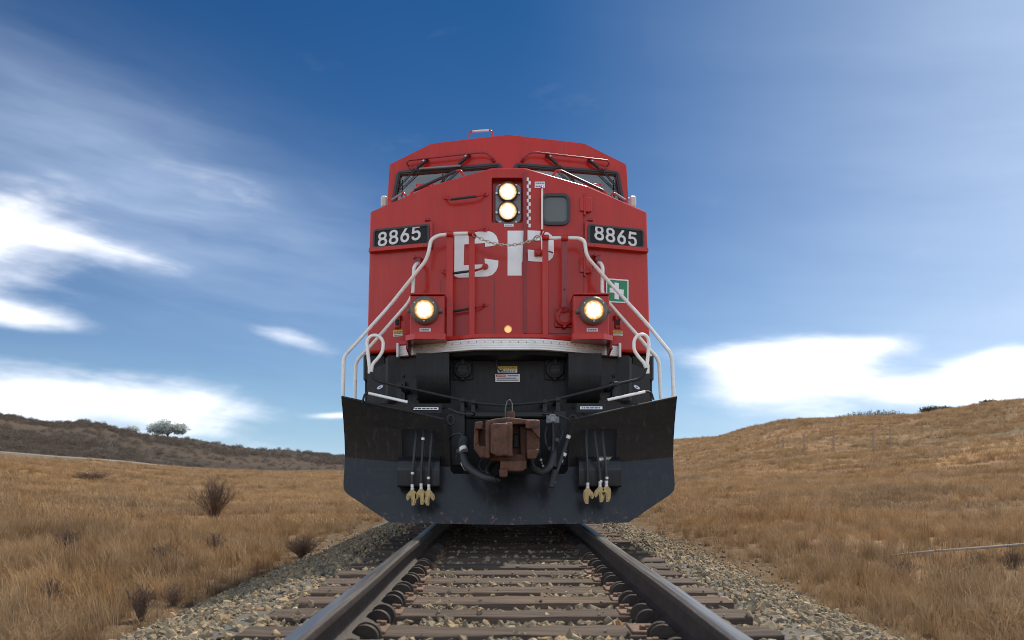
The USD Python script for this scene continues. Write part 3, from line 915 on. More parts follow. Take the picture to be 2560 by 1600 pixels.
for (ya, yb) in ((495, 531), (646, 683)):
    a, b = on(1449, ya, yn), on(1478, yb, yn)
    xm = on(1461, ya, yn)[0]
    Ym = float(yn(xm))
    hg = obj('hinge', [cbox(a[0], xm - .008, 8.562, 8.588, b[1], a[1], .004), cbox(xm + .006, b[0], 8.555, 8.60, b[1] - .01, a[1] - .01, .004), tube([(xm, 8.565, b[1] - .04), (xm, 8.565, a[1])], .012)], RED, door, smooth=35)

# ladder irons on the left of the nose
def grab(x0, x1, z0, z1, yf, sag, dark=True, parent=loco, mats=(RED, RUBBER)):
    Ya, Yb = float(yf(np.array(x0))), float(yf(np.array(x1)))
    out = .10
    bar = [(x0, Ya - .005, z0), (x0 + .005, Ya - out * .75, z0 - sag * .55), (x0 + .05, Ya - out, z0 - sag), (x1 - .09, Yb - out, z1 - sag), (x1 - .03, Yb - out * .8, z1 - sag * .6), (x1, Yb - .005, z1)]
    g = obj('grab_iron', [tube(bar, .0115, 8), lathe([(0, .02), (.032, .016), (.034, 0)], (x0, Ya, z0), n=12), lathe([(0, .02), (.032, .016), (.034, 0)], (x1, Yb, z1), n=12)], mats[0], parent, smooth=40)
    if dark:
        a, b = np.array(bar[2]), np.array(bar[3])
        obj('grip', tube([a + (b - a) * .02, b], .0135, 8), mats[1], g, smooth=True)
a, b = on(1115, 492, yn), on(1214, 484, yn); grab(a[0], b[0], a[1], b[1], yn, .06)
a, b = on(1113, 578, yn), on(1213, 572, yn); grab(a[0], b[0], a[1], b[1], yn, .05, False)
a, b = on(1110, 676, yn), on(1213, 667, yn); grab(a[0], b[0], a[1], b[1], yn, .06)
a, b = on(1122, 770, yn), on(1213, 760, yn); grab(a[0], b[0], a[1], b[1], yn, .055)

for q in ((1235.5, 1237.5, 694, 834), (1101, 1102.5, 700, 834)):
    obj('panel_seam', plate(onrect(q[0], q[2], q[1], q[3], yn), 0, .004, yn), RED_DARK, loco)
# small plates and stickers
def sticker(x0, y0, x1, y1, yf, proud=.002, lines=2, mat=STICK_W, ink=INK, text=None, parent=loco, name='sticker', label=None):
    r = onrect(x0, y0, x1, y1, yf, 0, proud)
    s_ = obj(name, plate(r, proud, proud + .0025, yf), mat, parent, label=label)
    bx = r.bounds; w, hh = bx[2] - bx[0], bx[3] - bx[1]
    if text:
        obj('print', lettering(text, hh * .5, .001, yf, (bx[0] + bx[2]) / 2, (bx[1] + bx[3]) / 2, proud + .0026, w * .82), ink, s_)
    for k in range(lines):
        zc = bx[1] + hh * (k + .5) / lines; hw = hh / lines * .22
        segs, x = [], bx[0] + w * .08
        while x < bx[2] - w * .12:
            l = rng.uniform(.05, .16) * w; e = min(x + l, bx[2] - w * .06)
            segs.append(plate(sbox(x, zc - hw, e, zc + hw), proud + .0026, proud + .0034, yf)); x = e + w * .035
        obj('print', segs, ink, s_)
    return s_
sticker(1260, 560, 1284, 566.5, yn, lines=1, ink=paint('pale_ink', (.35, .36, .45), .6))
sticker(1337, 454.5, 1362.5, 470, yn, DOOR + .001, ink=paint('blue_ink', (.22, .2, .35), .6))

# amber lamp low on the nose
c = on(1270, 822, yn)
am = obj('amber_lamp', lathe([(0, .045), (.022, .040), (.034, .026), (.040, 0)], (c[0], 8.6, c[1])), AMBER, loco, smooth=True, origin=(c[0], 8.6, c[1] - .015))

# red receptacle right of centre
def receptacle(cx, cz, Y, w, r, mat, dark, text, name='receptacle'):
    t = obj(name, [cbox(cx - w, cx + w, Y - .02, Y, cz - w, cz + w, .006)] + [lathe([(0, .012), (.012, .01), (.014, 0)], (cx + i * w * .8, Y - .018, cz + j * w * .82), n=8) for i in (-1, 1) for j in (-1, 1)], mat, loco, smooth=30)
    k = obj('cover', lathe([(0, .062), (r * .62, .060), (r * .68, .068), (r * .94, .064), (r, .05), (r, 0)], (cx, Y - .01, cz), n=26), mat, t, smooth=35)
    obj('hinge_lug', [cbox(cx - r * .25, cx + r * .25, Y - .085, Y - .02, cz + r * .45, cz + r * 1.1, .006), cbox(cx - r * .62, cx - r * .5, Y - .085, Y - .06, cz, cz + r * .45, .003), cbox(cx + r * .5, cx + r * .62, Y - .085, Y - .06, cz, cz + r * .45, .003), ], mat, k)
    obj('latch_lug', cbox(cx - r * .2, cx + r * .2, Y - .08, Y - .02, cz - r * 1.18, cz - r * .9, .006), mat, k)
    if text:
        obj('print', lettering(text, r * .18, .002, yflat(Y), cx, cz - r * .12, .073, r * 1.05), dark, k)
    return t
c = on(1410, 796, yn); receptacle(c[0], c[1], 8.58, .098, .092, RED, RED_DARK, None, 'red_receptacle')

# side latches and warning stickers on the swept cheeks
for px, py in ((994, 809), (1544.5, 809)):
    c = on(px, py, yn); Y = float(yn(c[0]))
    l = obj('side_latch', [cbox(c[0] - .034, c[0] + .034, Y - .03, Y + .02, c[1] - .055, c[1] + .055, .01), cbox(c[0] - .03, c[0] - .018, Y - .05, Y, c[1] + .03, c[1] + .085, .003), cbox(c[0] + .018, c[0] + .03, Y - .05, Y, c[1] + .03, c[1] + .085, .003)], RED, loco)
    obj('slot', cbox(c[0] - .02, c[0] + .02, Y - .034, Y - .025, c[1] - .02, c[1] + .04, .004), BLACK_DEEP, l)
    s_ = sticker(px - 11, 826, px + 12, 833, yn, text='CAUTION', lines=0, mat=STICK_Y)
    sticker(px - 11, 833, px + 12, 840, yn, lines=2, parent=s_)

# first aid sign
yr = yn
fo = onpoly([(1515, 696), (1571, 700), (1571, 758.5), (1515, 755)], yn)
fa = obj('first_aid_sign', plate(fo, .002, .006, yn), STICK_W, loco, label='green first aid sign with white cross')
obj('green_field', plate(onpoly([(1518, 699), (1568, 703), (1568, 755.5), (1518, 752)], yn), .006, .008, yn), GREEN, fa)
cx, cz = on(1541.5, 728, yn)
cr = unary_union([sbox(cx - .078, cz - .024, cx + .078, cz + .024), sbox(cx - .024, cz - .085, cx + .024, cz + .085)])
obj('cross', plate(affinity.affine_transform(cr, [1, 0, -.06, 1, 0, .06 * cx]), .008, .010, yn), STICK_W, fa)

# cheek details
for s in (-1, 1):
    seam = plate(sbox(1.46, 1.86, 1.475, 3.0), .0, .004, yn)

# platform, red lip and white anticlimber
def strip_y(x):
    return 8.15 + np.maximum(0, np.abs(np.asarray(x, float)) - .34) * .625
strip_y.kinks = [-.34, .34]


def bow_section(sec, half, yf):
    """sec: closed (out, z) outline swept along the bowed front edge."""
    xs = np.array([-half, -.9, -.6, -.42, -.34, -.26, 0, .26, .34, .42, .6, .9, half])
    yy = yf(xs); yy[3] += .012; yy[4] += .02; yy[5] += .004; yy[9] += .012; yy[8] += .02; yy[7] += .004
    sec = np.asarray(sec, float); v = []
    for x, y in zip(xs, yy):
        v.append(np.stack([np.full(len(sec), x), y - sec[:, 0], sec[:, 1]], 1))
    n, k = len(xs), len(sec); i = np.arange(n * k).reshape(n, k); j = np.roll(i, -1, 1)
    f = np.concatenate([np.stack([i[:-1], i[1:], j[1:]], -1).reshape(-1, 3), np.stack([i[:-1], j[1:], j[:-1]], -1).reshape(-1, 3)])
    caps = trimesh.creation.triangulate_polygon(Polygon(sec), engine='earcut')
    v = np.vstack(v); cv, cf = caps
    key = {tuple(np.round(p, 5)): q for q, p in enumerate(sec)}
    tri = np.array([[key[tuple(np.round(cv[a], 5))] for a in t] for t in cf])
    f = np.vstack([f, tri, (tri + (n - 1) * k)[:, ::-1]])
    m = trimesh.Trimesh(v, f, process=False); m.fix_normals(); return m


sec = [(-.35, 1.728)]
z = 1.728
for k in range(5):
    sec += [(-.004, z + .001), (.003, z + .004), (.003, z + .0185), (-.004, z + .0215)]; z += .0216
sec = [(-.10, 1.728)] + sec[1:] + [(-.10, 1.838)]
HS = 1.138
ac = obj('anticlimber', bow_section(sec, HS, strip_y), WHITE, loco, smooth=25)
for k in range(-14, 15):
    x = k * .081 + .01
    if abs(x) < 1.1:
        Y = float(strip_y(np.array(x))); obj('rivet', cbox(x - .0025, x + .0025, Y - .0065, Y - .001, 1.797, 1.811, .001), DARKGREY, ac)
for s in (-1, 1):
    Y = float(strip_y(np.array(HS)))
    obj('end_plate', cbox(s * HS - .012, s * HS + .012, Y - .06, Y + .25, 1.715, 1.86, .004), WHITE, ac)
lip = [(-.5, 1.842), (-.012, 1.842), (-.004, 1.85), (-.02, 1.885), (-.5, 1.885)]
obj('platform', bow_section(lip, 1.12, strip_y), RED, loco, smooth=25)
und = [(-.6, 1.66), (-.10, 1.69), (-.06, 1.724), (-.6, 1.724)]
obj('platform_underside', bow_section(und, 1.13, strip_y), BLACK_DEEP, loco, smooth=25)

# ditch lights
for s, bx, lx, ly in ((-1, (1025, 1111), 1061, 775), (1, (1434, 1523), 1484, 776)):
    Yf = 8.26
    x0, x1 = X(bx[0], Yf), X(bx[1], Yf); z0, z1 = Z(838, Yf), Z(738, Yf)
    b = obj('ditch_light', [cbox(x0, x1, Yf, 8.62, z0, z1, .008), cbox(x0 - .004, x1 + .004, Yf - .03, 8.60, z1, z1 + .018, .005)], RED, loco, smooth=25)
    c = (X(lx, Yf - .05), Yf, Z(ly, Yf - .05))
    r = .140
    obj('housing', lathe([(r * .985, 0), (r, .02), (r * .99, .05), (r * .93, .08), (r * .80, .095), (r * .70, .098), (r * .68, .088), (r * .66, .06)], c, n=40), BRONZE, b, smooth=40)
    obj('lens', lathe([(0, .085), (.04, .083), (.07, .078), (.096, .070)], c, n=36), LAMP, b, smooth=True, origin=c)
    for ang in (35, 145, 270):
        a = math.radians(ang); obj('screw', lathe([(0, .012), (.007, .01), (.008, 0)], (c[0] + .112 * math.cos(a), Yf - .086, c[2] + .112 * math.sin(a)), n=8), CHROME, b)
    for e in (-1, 1):
        obj('mounting_ear', [cbox(c[0] + e * .150 - .022, c[0] + e * .150 + .022, Yf - .045, Yf - .012, c[2] - .022, c[2] + .016, .005), lathe([(0, .01), (.012, .008), (.013, 0)], (c[0] + e * .160, Yf - .043, c[2] - .002), n=8)], BRONZE, b, smooth=30)
    sm = (lx, ) ; q = 1063 if s < 0 else 1481
    sticker(q - 14, 821, q + 14, 828.5, yflat(Yf), lines=1, parent=b)
    # ledge below
    o = X(1012, 8.15) if s < 0 else X(1534, 8.15); i_ = X(1115, 8.15) if s < 0 else X(1430, 8.15)
    pl = [(o, 8.20), (o + s * -.10, 8.08), (i_, 8.08), (i_, 8.6), (o, 8.6)]
    vs = [(x, y, 1.822 + (.03 if y < 8.1 else 0) * 0) for x, y in pl] + [(x, y, 1.822 + .052) for x, y in pl]
    obj('ledge', trimesh.convex.convex_hull(np.array(vs)), RED, b)
    g_ = np.array([(o + s * -.004, 8.20, 1.822), (o + s * -.004, 8.55, 1.822), (o + s * -.004, 8.5, 1.70), (o + s * -.004, 8.21, 1.745)])
    obj('gusset', trimesh.convex.convex_hull(np.vstack([g_, g_ + [s * -.02, 0, 0]])), RED_DARK, b)

# front posts and handrails
YP = 8.36
def post(x0, x1, y0, y1, Y=YP, mat=RED):
    a, b = X(x0, Y), X(x1, Y); zt, zb_ = Z(y0, Y), Z(y1, Y)
    p_ = obj('handrail_post', [cbox(a, b, Y, Y + .016, zb_, zt, .004), cbox(a, a + .012, Y + .015, Y + .055, zb_, zt, .003)], mat, loco)
    return p_
post(1116, 1132, 584, 842); post(1172, 1187, 588, 842); post(1356, 1371, 592, 842); pt = post(1404, 1418, 592, 770, mat=RED_DARK)
for qy in (722, 766):
    c = P(1411, qy, YP - .002); obj('bolt', lathe([(0, .012), (.01, .01), (.012, 0)], c, n=8), RED_DARK, pt)
# clamps on the posts
for px, py in ((1125, 586), (1179, 583), (1363.5, 594), (1411, 596)):
    c = P(px, py, YP); obj('rail_clamp', tube([c + [-.034, -.005, 0], c + [.034, -.005, 0]], .027, 10), RED, loco, smooth=40)
def rail(pts, r=.0185):
    return obj('handrail', tube([P(*q) for q in pts], r, 12), IVORY, loco, smooth=True)
rail([(1172, 583.5, YP), (1133, 584.5, YP), (1119, 586, YP), (1094, 589, 8.36), (1077, 600, 8.36), (1071.5, 632, 8.36), (1064, 652, 8.38), (979, 759, 8.55), (910, 836, 8.42), (864, 886, 8.3), (859, 898, 8.3), (857, 1000, 8.28)])
rail([(1366, 595.5, YP), (1405, 595, YP), (1446, 595, 8.36), (1461, 602, 8.36), (1466, 634, 8.36), (1472, 647, 8.38), (1522, 704, 8.5), (1617, 809, 8.45), (1675, 881, 8.3), (1680, 896, 8.3), (1684, 992, 8.28)])
rail([(1047, 658, 8.62), (1041, 660, 8.53), (1035, 668, 8.50), (1032, 735, 8.5), (1021, 757, 8.5), (926, 866, 8.55), (896, 896, 8.55), (889, 911, 8.55), (887, 1004, 8.55)])
rail([(1495, 656, 8.62), (1502, 658, 8.53), (1507, 668, 8.50), (1505, 735, 8.5), (1524, 760, 8.5), (1593, 838, 8.55), (1618, 868, 8.55), (1641, 892, 8.55), (1648, 907, 8.55), (1652, 996, 8.55)])
for px, py in ((1046, 655), (1494, 650)):
    c = on(px, py, yn); Y = float(yn(c[0])); obj('rail_bracket', [cbox(c[0] - .03, c[0] + .03, Y - .06, Y, c[1] - .03, c[1] + .04, .008), cbox(c[0] - .045, c[0] - .02, Y - .09, Y, c[1] + .02, c[1] + .05, .004)], RED_DARK, loco)

# safety chain
def chain(a, b, sag, n, R=.020, wire=.0045):
    ms = []
    for k in range(n):
        t = (k + .5) / n; p = a + (b - a) * t - np.array([0, 0, sag * 4 * t * (1 - t)])
        t2 = min(1, t + .02); p2 = a + (b - a) * t2 - np.array([0, 0, sag * 4 * t2 * (1 - t2)])
        d = p2 - p; d /= np.linalg.norm(d)
        u = np.cross(d, [0, 1, 0]); u /= np.linalg.norm(u); w = np.cross(d, u)
        if k % 2: u = w
        L = np.linalg.norm(b - a) / n * .80
        ang = np.linspace(0, 2 * np.pi, 13)[:-1]
        loop = [p + d * L * math.cos(q) * .9 + u * R * .62 * math.sin(q) for q in ang]
        ms.append(tube(loop + [loop[0]], wire, 6, bend=0, caps=False))
    return trimesh.util.concatenate(ms)
a, b = P(1183, 586, YP - .03), P(1350, 590, YP - .03)
ch = obj('safety_chain', chain(a, b, .098, 20), CHAIN, loco, smooth=True)
rg = P(1343, 597, YP - .035)
ang = np.linspace(0, 2 * np.pi, 20); obj('ring', tube([rg + [.031 * math.cos(q), 0, .031 * math.sin(q)] for q in ang], .004, 6, bend=0, caps=False), DARKGREY, ch, smooth=True)
for px in (1181, 1364):
    obj('hook', tube([P(px, 577, YP - .01), P(px + (4 if px < 1270 else -4), 582, YP - .05), P(px + (9 if px < 1270 else -9), 590, YP - .035), P(px + (5 if px < 1270 else -5), 596, YP - .02)], .008, 8), RED, ch, smooth=True)

# ---- cab behind the nose
roof = [(0, 4.628), (.944, 4.583), (1.462, 4.362), (1.475, 4.33), (1.503, 3.85), (1.51, 1.8)]
ol = Polygon([(x, z) for x, z in roof] + [(-x, z) for x, z in roof[::-1]])
shell = []
for s in (-1, 1):
    half = [(s * x, float(yc(x)), z) for x, z in roof] + [(0, 10.2, 1.8)]
    back = [(x, 12.9, z) for x, _, z in half]
    shell.append(tomf(trimesh.convex.convex_hull(np.array(half + back))))
cabm = shell[0] + shell[1]
inner = Polygon([(-1.40, 3.0), (1.40, 3.0), (1.40, 4.25), (.9, 4.48), (-.9, 4.48), (-1.40, 4.25)])
cabm = cabm - tomf(plate(inner, -2.6, -.07, yflat(10.42)))
wpx = [(1285, 408), (1547, 429), (1561, 507), (1562, 540), (1283, 540)]
wpoly = onpoly(wpx, yc)
wout = wpoly.buffer(-.06).buffer(.06, quad_segs=6); win_in = wout.buffer(-.045)
for s in (-1, 1):
    hole = plate(win_in, -.6, .2, yc)
    hole.merge_vertices()
    cabm = cabm - tomf(hole if s > 0 else mirror(hole))
# side windows
cabm = cabm - tomf(cbox(-2, 2, 10.9, 12.3, 3.45, 4.1, .05))
cab = obj('cab', frommf(cabm), RED, loco, smooth=30)
lin = Polygon([(-1.395, 3.01), (1.395, 3.01), (1.395, 4.245), (.895, 4.475), (-.895, 4.475), (-1.395, 4.245)])
obj('rear_wall', plate(lin, -2.58, -2.55, yflat(10.3)), INTERIOR, cab)
obj('floor', cbox(-1.38, 1.38, 10.55, 12.85, 3.02, 3.05, .005), INTERIOR, cab)
obj('headliner', plate(Polygon([(-1.36, 4.22), (1.36, 4.22), (.88, 4.45), (-.88, 4.45)]), -2.5, -.25, yflat(10.3)), INTERIOR, cab)
for q in (-1, 1):
    obj('sun_visor', plate(sbox(min(q * .25, q * 1.25), 4.05, max(q * .25, q * 1.25), 4.16), -.5, -.48, yflat(10.3)), BEIGE, cab)
for x in (-.75, .75):
    st = obj('seat', [cbox(x - .25, x + .25, 11.3, 11.42, 3.2, 3.98, .05), cbox(x - .14, x + .14, 11.32, 11.41, 3.98, 4.16, .04)], paint('seat_cloth', (.03, .035, .06), .8) if x < 0 else UsdShade.Material.Get(stage, '/World/Looks/seat_cloth'), cab, smooth=30)
for s in (-1, 1):
    fr = plate(wout.difference(win_in), -.01, .022, yc); fr2 = plate(wout.buffer(-.012).difference(wout.buffer(-.03)), .02, .034, yc)
    gl = plate(win_in.buffer(.004), -.025, -.019, yc)
    if s < 0:
        fr, fr2, gl = mirror(fr), mirror(fr2), mirror(gl)
    wf = obj('windshield', [fr, fr2], FRAME, cab, smooth=30)
    obj('pane', gl, GLASS, wf)
    # bracket rail above the windshield
    M = (lambda p: p) if s > 0 else (lambda p: p * np.array([-1, 1, 1]))
    def on3(px, py, proud):
        x, z = on(px, py, yc, proud); return M(np.array([x, float(yc(np.array(x))) - proud, z]))
    wb = obj('wiper_bracket', [tube([on3(1304, 402, .0), on3(1308, 396, .07), on3(1325, 382, .09), on3(1341, 381, .09), on3(1519, 401, .09), on3(1524, 408, .08), on3(1511, 423, .0)], .011, 8), tube([on3(1304, 402, .03), on3(1312, 397, .03)], .018, 8), tube([on3(1507, 424, .03), on3(1516, 418, .03)], .018, 8)], RED_DARK, cab, smooth=True)
    for (x0, y0, x1, y1, x2, y2) in ((1369, 389, 1394, 412, 1435, 457), (1474, 401, 1497, 420, 1540, 467)):
        w_ = obj('wiper', [tube([on3(x0, y0, .07), on3(x1, y1, .06)], .020, 8), tube([on3(x0 - 2, y0 - 2, .0), on3(x0, y0, .075)], .022, 8), tube([on3(x1, y1, .06), on3(x2, y2, .035)], .0065, 6), tube([on3(x1 + 5, y1, .055), on3(x2 + 4, y2, .03)], .005, 6)], WIPER, wb, smooth=True)
        obj('blade', tube([on3(x2 - 2, y2 - 22, .02), on3(x2, y2 + 22, .02)], .008, 6), WIPER, w_, smooth=True)
        obj('knob', tube([on3(x0 + 5, y0 - 1, .08), on3(x0 + 9, y0 + 2, .08)], .013, 8), CHROME, w_)
# parked blade across the left windshield
a_, b_ = on(1048, 422, yc, .07), on(1152, 414, yc, .07)
obj('parked_wiper_blade', tube([(a_[0], float(yc(a_[0])) - .07, a_[1]), (b_[0], float(yc(b_[0])) - .07, b_[1])], .013, 8), GREY, cab, smooth=True)
# roof handle, mirrors
Y = 10.45
obj('roof_handle', [tube([P(1173, 352, Y), P(1173, 334, Y), P(1178, 328, Y), P(1226, 326, Y), P(1231, 330, Y), P(1233, 348, Y)], .011, 8)], RED, cab, smooth=True)
obj('roof_handle_grip', tube([P(1181, 328.5, Y), P(1222, 326.3, Y)], .0135, 8), BEIGE, cab, smooth=True)
for px in (959.5, 1583):
    Y = 11.2
    a, b = P(px - 8, 517, Y), P(px + 8, 488, Y)
    obj('side_mirror', [cbox(a[0], b[0], Y, Y + .06, a[2], b[2], .02), cbox(min(a[0], 0) if a[0] > 0 else a[0] + .02, a[0] + .05 if a[0] > 0 else b[0] + .1, Y + .02, Y + .04, b[2] - .05, b[2] - .02, .005) if a[0] < 0 else cbox(1.45, a[0] + .05, Y + .02, Y + .04, b[2] - .05, b[2] - .02, .005)], BEIGE, cab, smooth=30)

# rails and caps on the sloping nose top
def top_y(px, py, Y):
    return P(px, py, Y)
for s in (-1, 1):
    M = (lambda p: p) if s > 0 else (lambda p: p * np.array([-1, 1, 1]))
    Y = 9.0
    g_ = obj('nose_top_rail', tube([M(P(*q)) for q in ((1380, 452, 9.0), (1384, 436, 9.0), (1391, 426, 9.0), (1403, 428, 9.0), (1505, 475, 9.0), (1514, 482, 9.0), (1517, 492, 9.0), (1510, 500, 9.0))], .0135, 8), RED, loco, smooth=True)
    obj('grip', tube([M(P(1402, 427.5, 9.0)), M(P(1507, 476.5, 9.0))], .016, 8), WIPER, g_, smooth=True)
    g_ = obj('corner_grab', tube([M(P(*q)) for q in ((1524, 500, 9.2), (1527, 488, 9.2), (1534, 482, 9.2), (1540, 485, 9.2), (1560, 498, 9.2), (1567, 503, 9.2), (1565, 518, 9.2))], .0115, 8), RED, loco, smooth=True)
    obj('grip', tube([M(P(1538, 484, 9.2)), M(P(1563, 500, 9.2))], .013, 8), GREY, g_, smooth=True)
    c = M(P(1480, 520, 9.25)); zt = M(P(1480, 464, 9.25))[2]
    obj('sand_filler_cap', [lathe([(.078, 0), (.078, zt - c[2] - .03), (.086, zt - c[2] - .028), (.088, zt - c[2] - .008), (.078, zt - c[2]), (0, zt - c[2])], c, 'z', 22), tube([c + [-.08, 0, zt - c[2] - .02], c + [-.1, 0, zt - c[2] + .01], c + [.1, 0, zt - c[2] + .01]], .009, 6)], RED, loco, smooth=35)
    a, b = M(P(1330, 440, 8.8)), M(P(1350, 426, 8.8))
    obj('top_lug', cbox(min(a[0], b[0]), max(a[0], b[0]), 8.78, 8.84, 3.45, 3.645, .01), STICK_W if s < 0 else RED, loco)

# ---- black front end below the platform
def yp(x):
    return 8.58 + np.maximum(0, np.abs(np.asarray(x, float)) - .90) * .55
yp.kinks = [-.9, .9]
pil = obj('pilot_plate', plate(Polygon([(-1.5, .75), (-1.1, .3), (1.1, .3), (1.5, .75), (1.5, 1.6), (1.2, 1.71), (-1.2, 1.71), (-1.5, 1.6)]), -.03, 0, yp), BLACK, loco)
for s in (-1, 1):
    for (px, py) in ((1535, 940), (1502, 940), (1434, 1018), (1552, 985), (1560, 1000), (1589, 1003), (1500, 996), (1458, 1030)):
        c = on(px, py, yp); obj('bolt', lathe([(0, .02), (.016, .016), (.02, 0)], (s * c[0], float(yp(c[0])), c[1]), n=8), BLACK, pil)
    q = onrect(1560, 963, 1600, 1010, yp); obj('access_panel', plate(q if s > 0 else affinity.scale(q, -1, 1, origin=(0, 0)), 0, .02, yp), BLACK, pil)
    q = onrect(1530, 955, 1553, 1000, yp); obj('access_panel', plate(q if s > 0 else affinity.scale(q, -1, 1, origin=(0, 0)), 0, .03, yp), BLACK, pil)
    # oval maker's sticker
    px = 1591 if s > 0 else 951
    c = on(px, 968.5, yp)
    ov = affinity.rotate(affinity.scale(Point(0, 0).buffer(1, quad_segs=8), .042, .019), -26 * s)
    st = obj('oval_sticker', plate(affinity.translate(ov, c[0], c[1]), .021, .023, yp), STICK_B, pil)
    obj('oval_field', plate(affinity.translate(affinity.scale(ov, .86, .74), c[0], c[1]), .023, .0245, yp), STICK_W, st)
    obj('print', plate(affinity.translate(affinity.scale(ov, .35, .3), c[0], c[1]), .0245, .0255, yp), STICK_B, st)
# support boxes with rolled undersides
for s in (-1, 1):
    x0, x1 = .59, .915
    prof = [(8.66, 1.715), (8.30, 1.715), (8.30, 1.52)]
    for t in np.linspace(0, 1, 8):
        a = t * math.pi / 2; prof.append((8.30 + .34 * (1 - math.cos(a)), 1.52 - .28 * math.sin(a)))
    pg = Polygon(prof)
    m = trimesh.creation.extrude_polygon(pg, x1 - x0, engine='earcut'); v = m.vertices
    m.vertices = np.stack([x0 + v[:, 2], v[:, 0], v[:, 1]], 1)
    if s < 0: m = mirror(m)
    obj('buffer_box', m, BLACK, loco, smooth=30)
# side sills and steps
for s in (-1, 1):
    obj('side_sill', cbox(min(s * 1.30, s * 1.545), max(s * 1.30, s * 1.545), 8.92, 27.5, 1.50, 1.788, .02), BLACK, loco)
    obj('step_well', cbox(min(s * 1.1, s * 1.54), max(s * 1.1, s * 1.54), 9.0, 9.04, .45, 1.52, .01), BLACK, loco)
    obj('step_side', cbox(min(s * 1.52, s * 1.56), max(s * 1.52, s * 1.56), 8.05, 9.0, .40, 1.12, .008), BLACK, loco)
    for z in (.5, .82, 1.08):
        obj('step', cbox(min(s * 1.12, s * 1.52), max(s * 1.12, s * 1.52), 8.05, 8.4, z - .02, z, .005), BLACK, loco)
for cx_, cz_ in ((1156.5, 922.5), (1388, 922.5)):
    c = P(cx_, cz_, 8.5); receptacle(c[0], c[2], 8.58, .104, .093, BLACK, DARKGREY, 'SUMMIT', 'black_receptacle')
    for e, (i, j) in enumerate(((-1, 1), (1, 1), (-1, -1), (1, -1))):
        pass
s1 = sticker(1244, 916, 1293, 923.5, yp, .004, text='CAUTION', lines=0, mat=STICK_Y)
sticker(1244, 923.5, 1293, 931.5, yp, .004, lines=2, parent=s1)
s2 = sticker(1238, 935, 1300, 955, yp, .004, lines=0)
rr_ = onrect(1240, 936.5, 1264, 942, yp, 0, .004); s3 = obj('sticker_band', plate(rr_, .0068, .0078, yp), STICK_R, s2)
obj('print', lettering('DANGER', .012, .001, yp, (rr_.bounds[0] + rr_.bounds[2]) / 2, (rr_.bounds[1] + rr_.bounds[3]) / 2, .008, (rr_.bounds[2] - rr_.bounds[0]) * .8), STICK_W, s2)
for k, (a, b, c_) in enumerate(((1269, 1296, 939.5), (1242, 1290, 945.5), (1242, 1296, 950.5))):
    q = onrect(a, c_ - 1, b, c_ + 1, yp, 0, .004); obj('print', plate(q, .0068, .0078, yp), INK, s2)
for x0, x1, y0, y1 in ((1033, 1096, 1018, 1025), (1450, 1506, 1016, 1023)):
    sticker(x0, y0, x1, y1, yflat(7.98), 0, lines=1, name='label_strip'); obj('label_backing', plate(onrect(x0 - 8, y0 - 8, x1 + 8, y1 + 8, yflat(7.98)), -.02, -.003, yflat(7.98)), BLACK, loco)
# uncoupling levers
for s, pts_, base in ((-1, [(927, 928), (931, 942), (945, 953), (1000, 966), (1164, 1002), (1195, 1009), (1262, 1013)], [(925, 930), (917, 858), (920, 846), (930, 838.5), (942, 838), (953, 845), (958.5, 856), (957, 878), (945, 896), (931, 910), (928, 930)]),
                      (1, [(1616, 919), (1611, 935), (1598, 948), (1538, 961), (1380, 1001), (1350, 1006), (1262, 1013)], [(1617, 920), (1622.5, 858), (1620, 845), (1612, 837), (1601, 835.5), (1590, 842), (1584.5, 854), (1585, 876), (1596, 892), (1610, 907), (1615, 920)])):
    Y = 7.98
    lv = obj('uncoupling_lever', tube([P(a, b, Y if k < 3 else 7.98) for k, (a, b) in enumerate(pts_)], .0145, 8), BLACK, loco, smooth=True)
    obj('lever_grip', [tube([P(a, b, Y) for a, b in base], .0165, 10), cbox(X(base[0][0], Y) - .02, X(base[0][0], Y) + .025, Y - .008, Y + .008, Z(934, Y), Z(912, Y), .004)], IVORY, lv, smooth=True)
    for k, (a, b) in enumerate(((998, 964), (1156, 1000), (1183, 1004)) if s < 0 else ((1540, 960), (1395, 998), (1362, 1003))):
        c = P(a, b, Y); obj('lever_bracket', [cbox(c[0] - .025, c[0] + .025, Y - .02, 8.66, c[2] - .02, c[2] + .022, .006), cbox(c[0] - .02, c[0] + .02, Y + .0, Y + .02, c[2] - .14, c[2], .004)], BLACK, lv)
# hanging hook and chain
a = P(1241, 879, 8.45); b = P(1241, 908, 8.5)
hk = obj('hanging_hook', [chain(a, b, .0, 4, .018, .004), tube([P(1241, 906, 8.5), P(1243, 920, 8.5), P(1250, 927.5, 8.5), P(1257, 925, 8.5)], .007, 8)], DARKGREY, loco, smooth=True)

# plow
PZ = np.array([-.08, .02, .12, .22, .32, .42, .535, .60, .68, .76, .84, .92, 1.00, 1.08, 1.16, 1.26])
PD = np.where(PZ <= .535, (PZ - .06) * .345, np.interp(PZ, [.535, .62, .72, .85, 1.0, 1.12, 1.26], [.164, .152, .130, .090, .025, -.04, -.14]))
LEAN = .095                                                          # the crease rises towards the outer ends


def plow_y(x, z):
    return 7.58 + .135 * np.abs(x) / 1.1 + np.interp(z - LEAN * np.abs(x), PZ, PD)


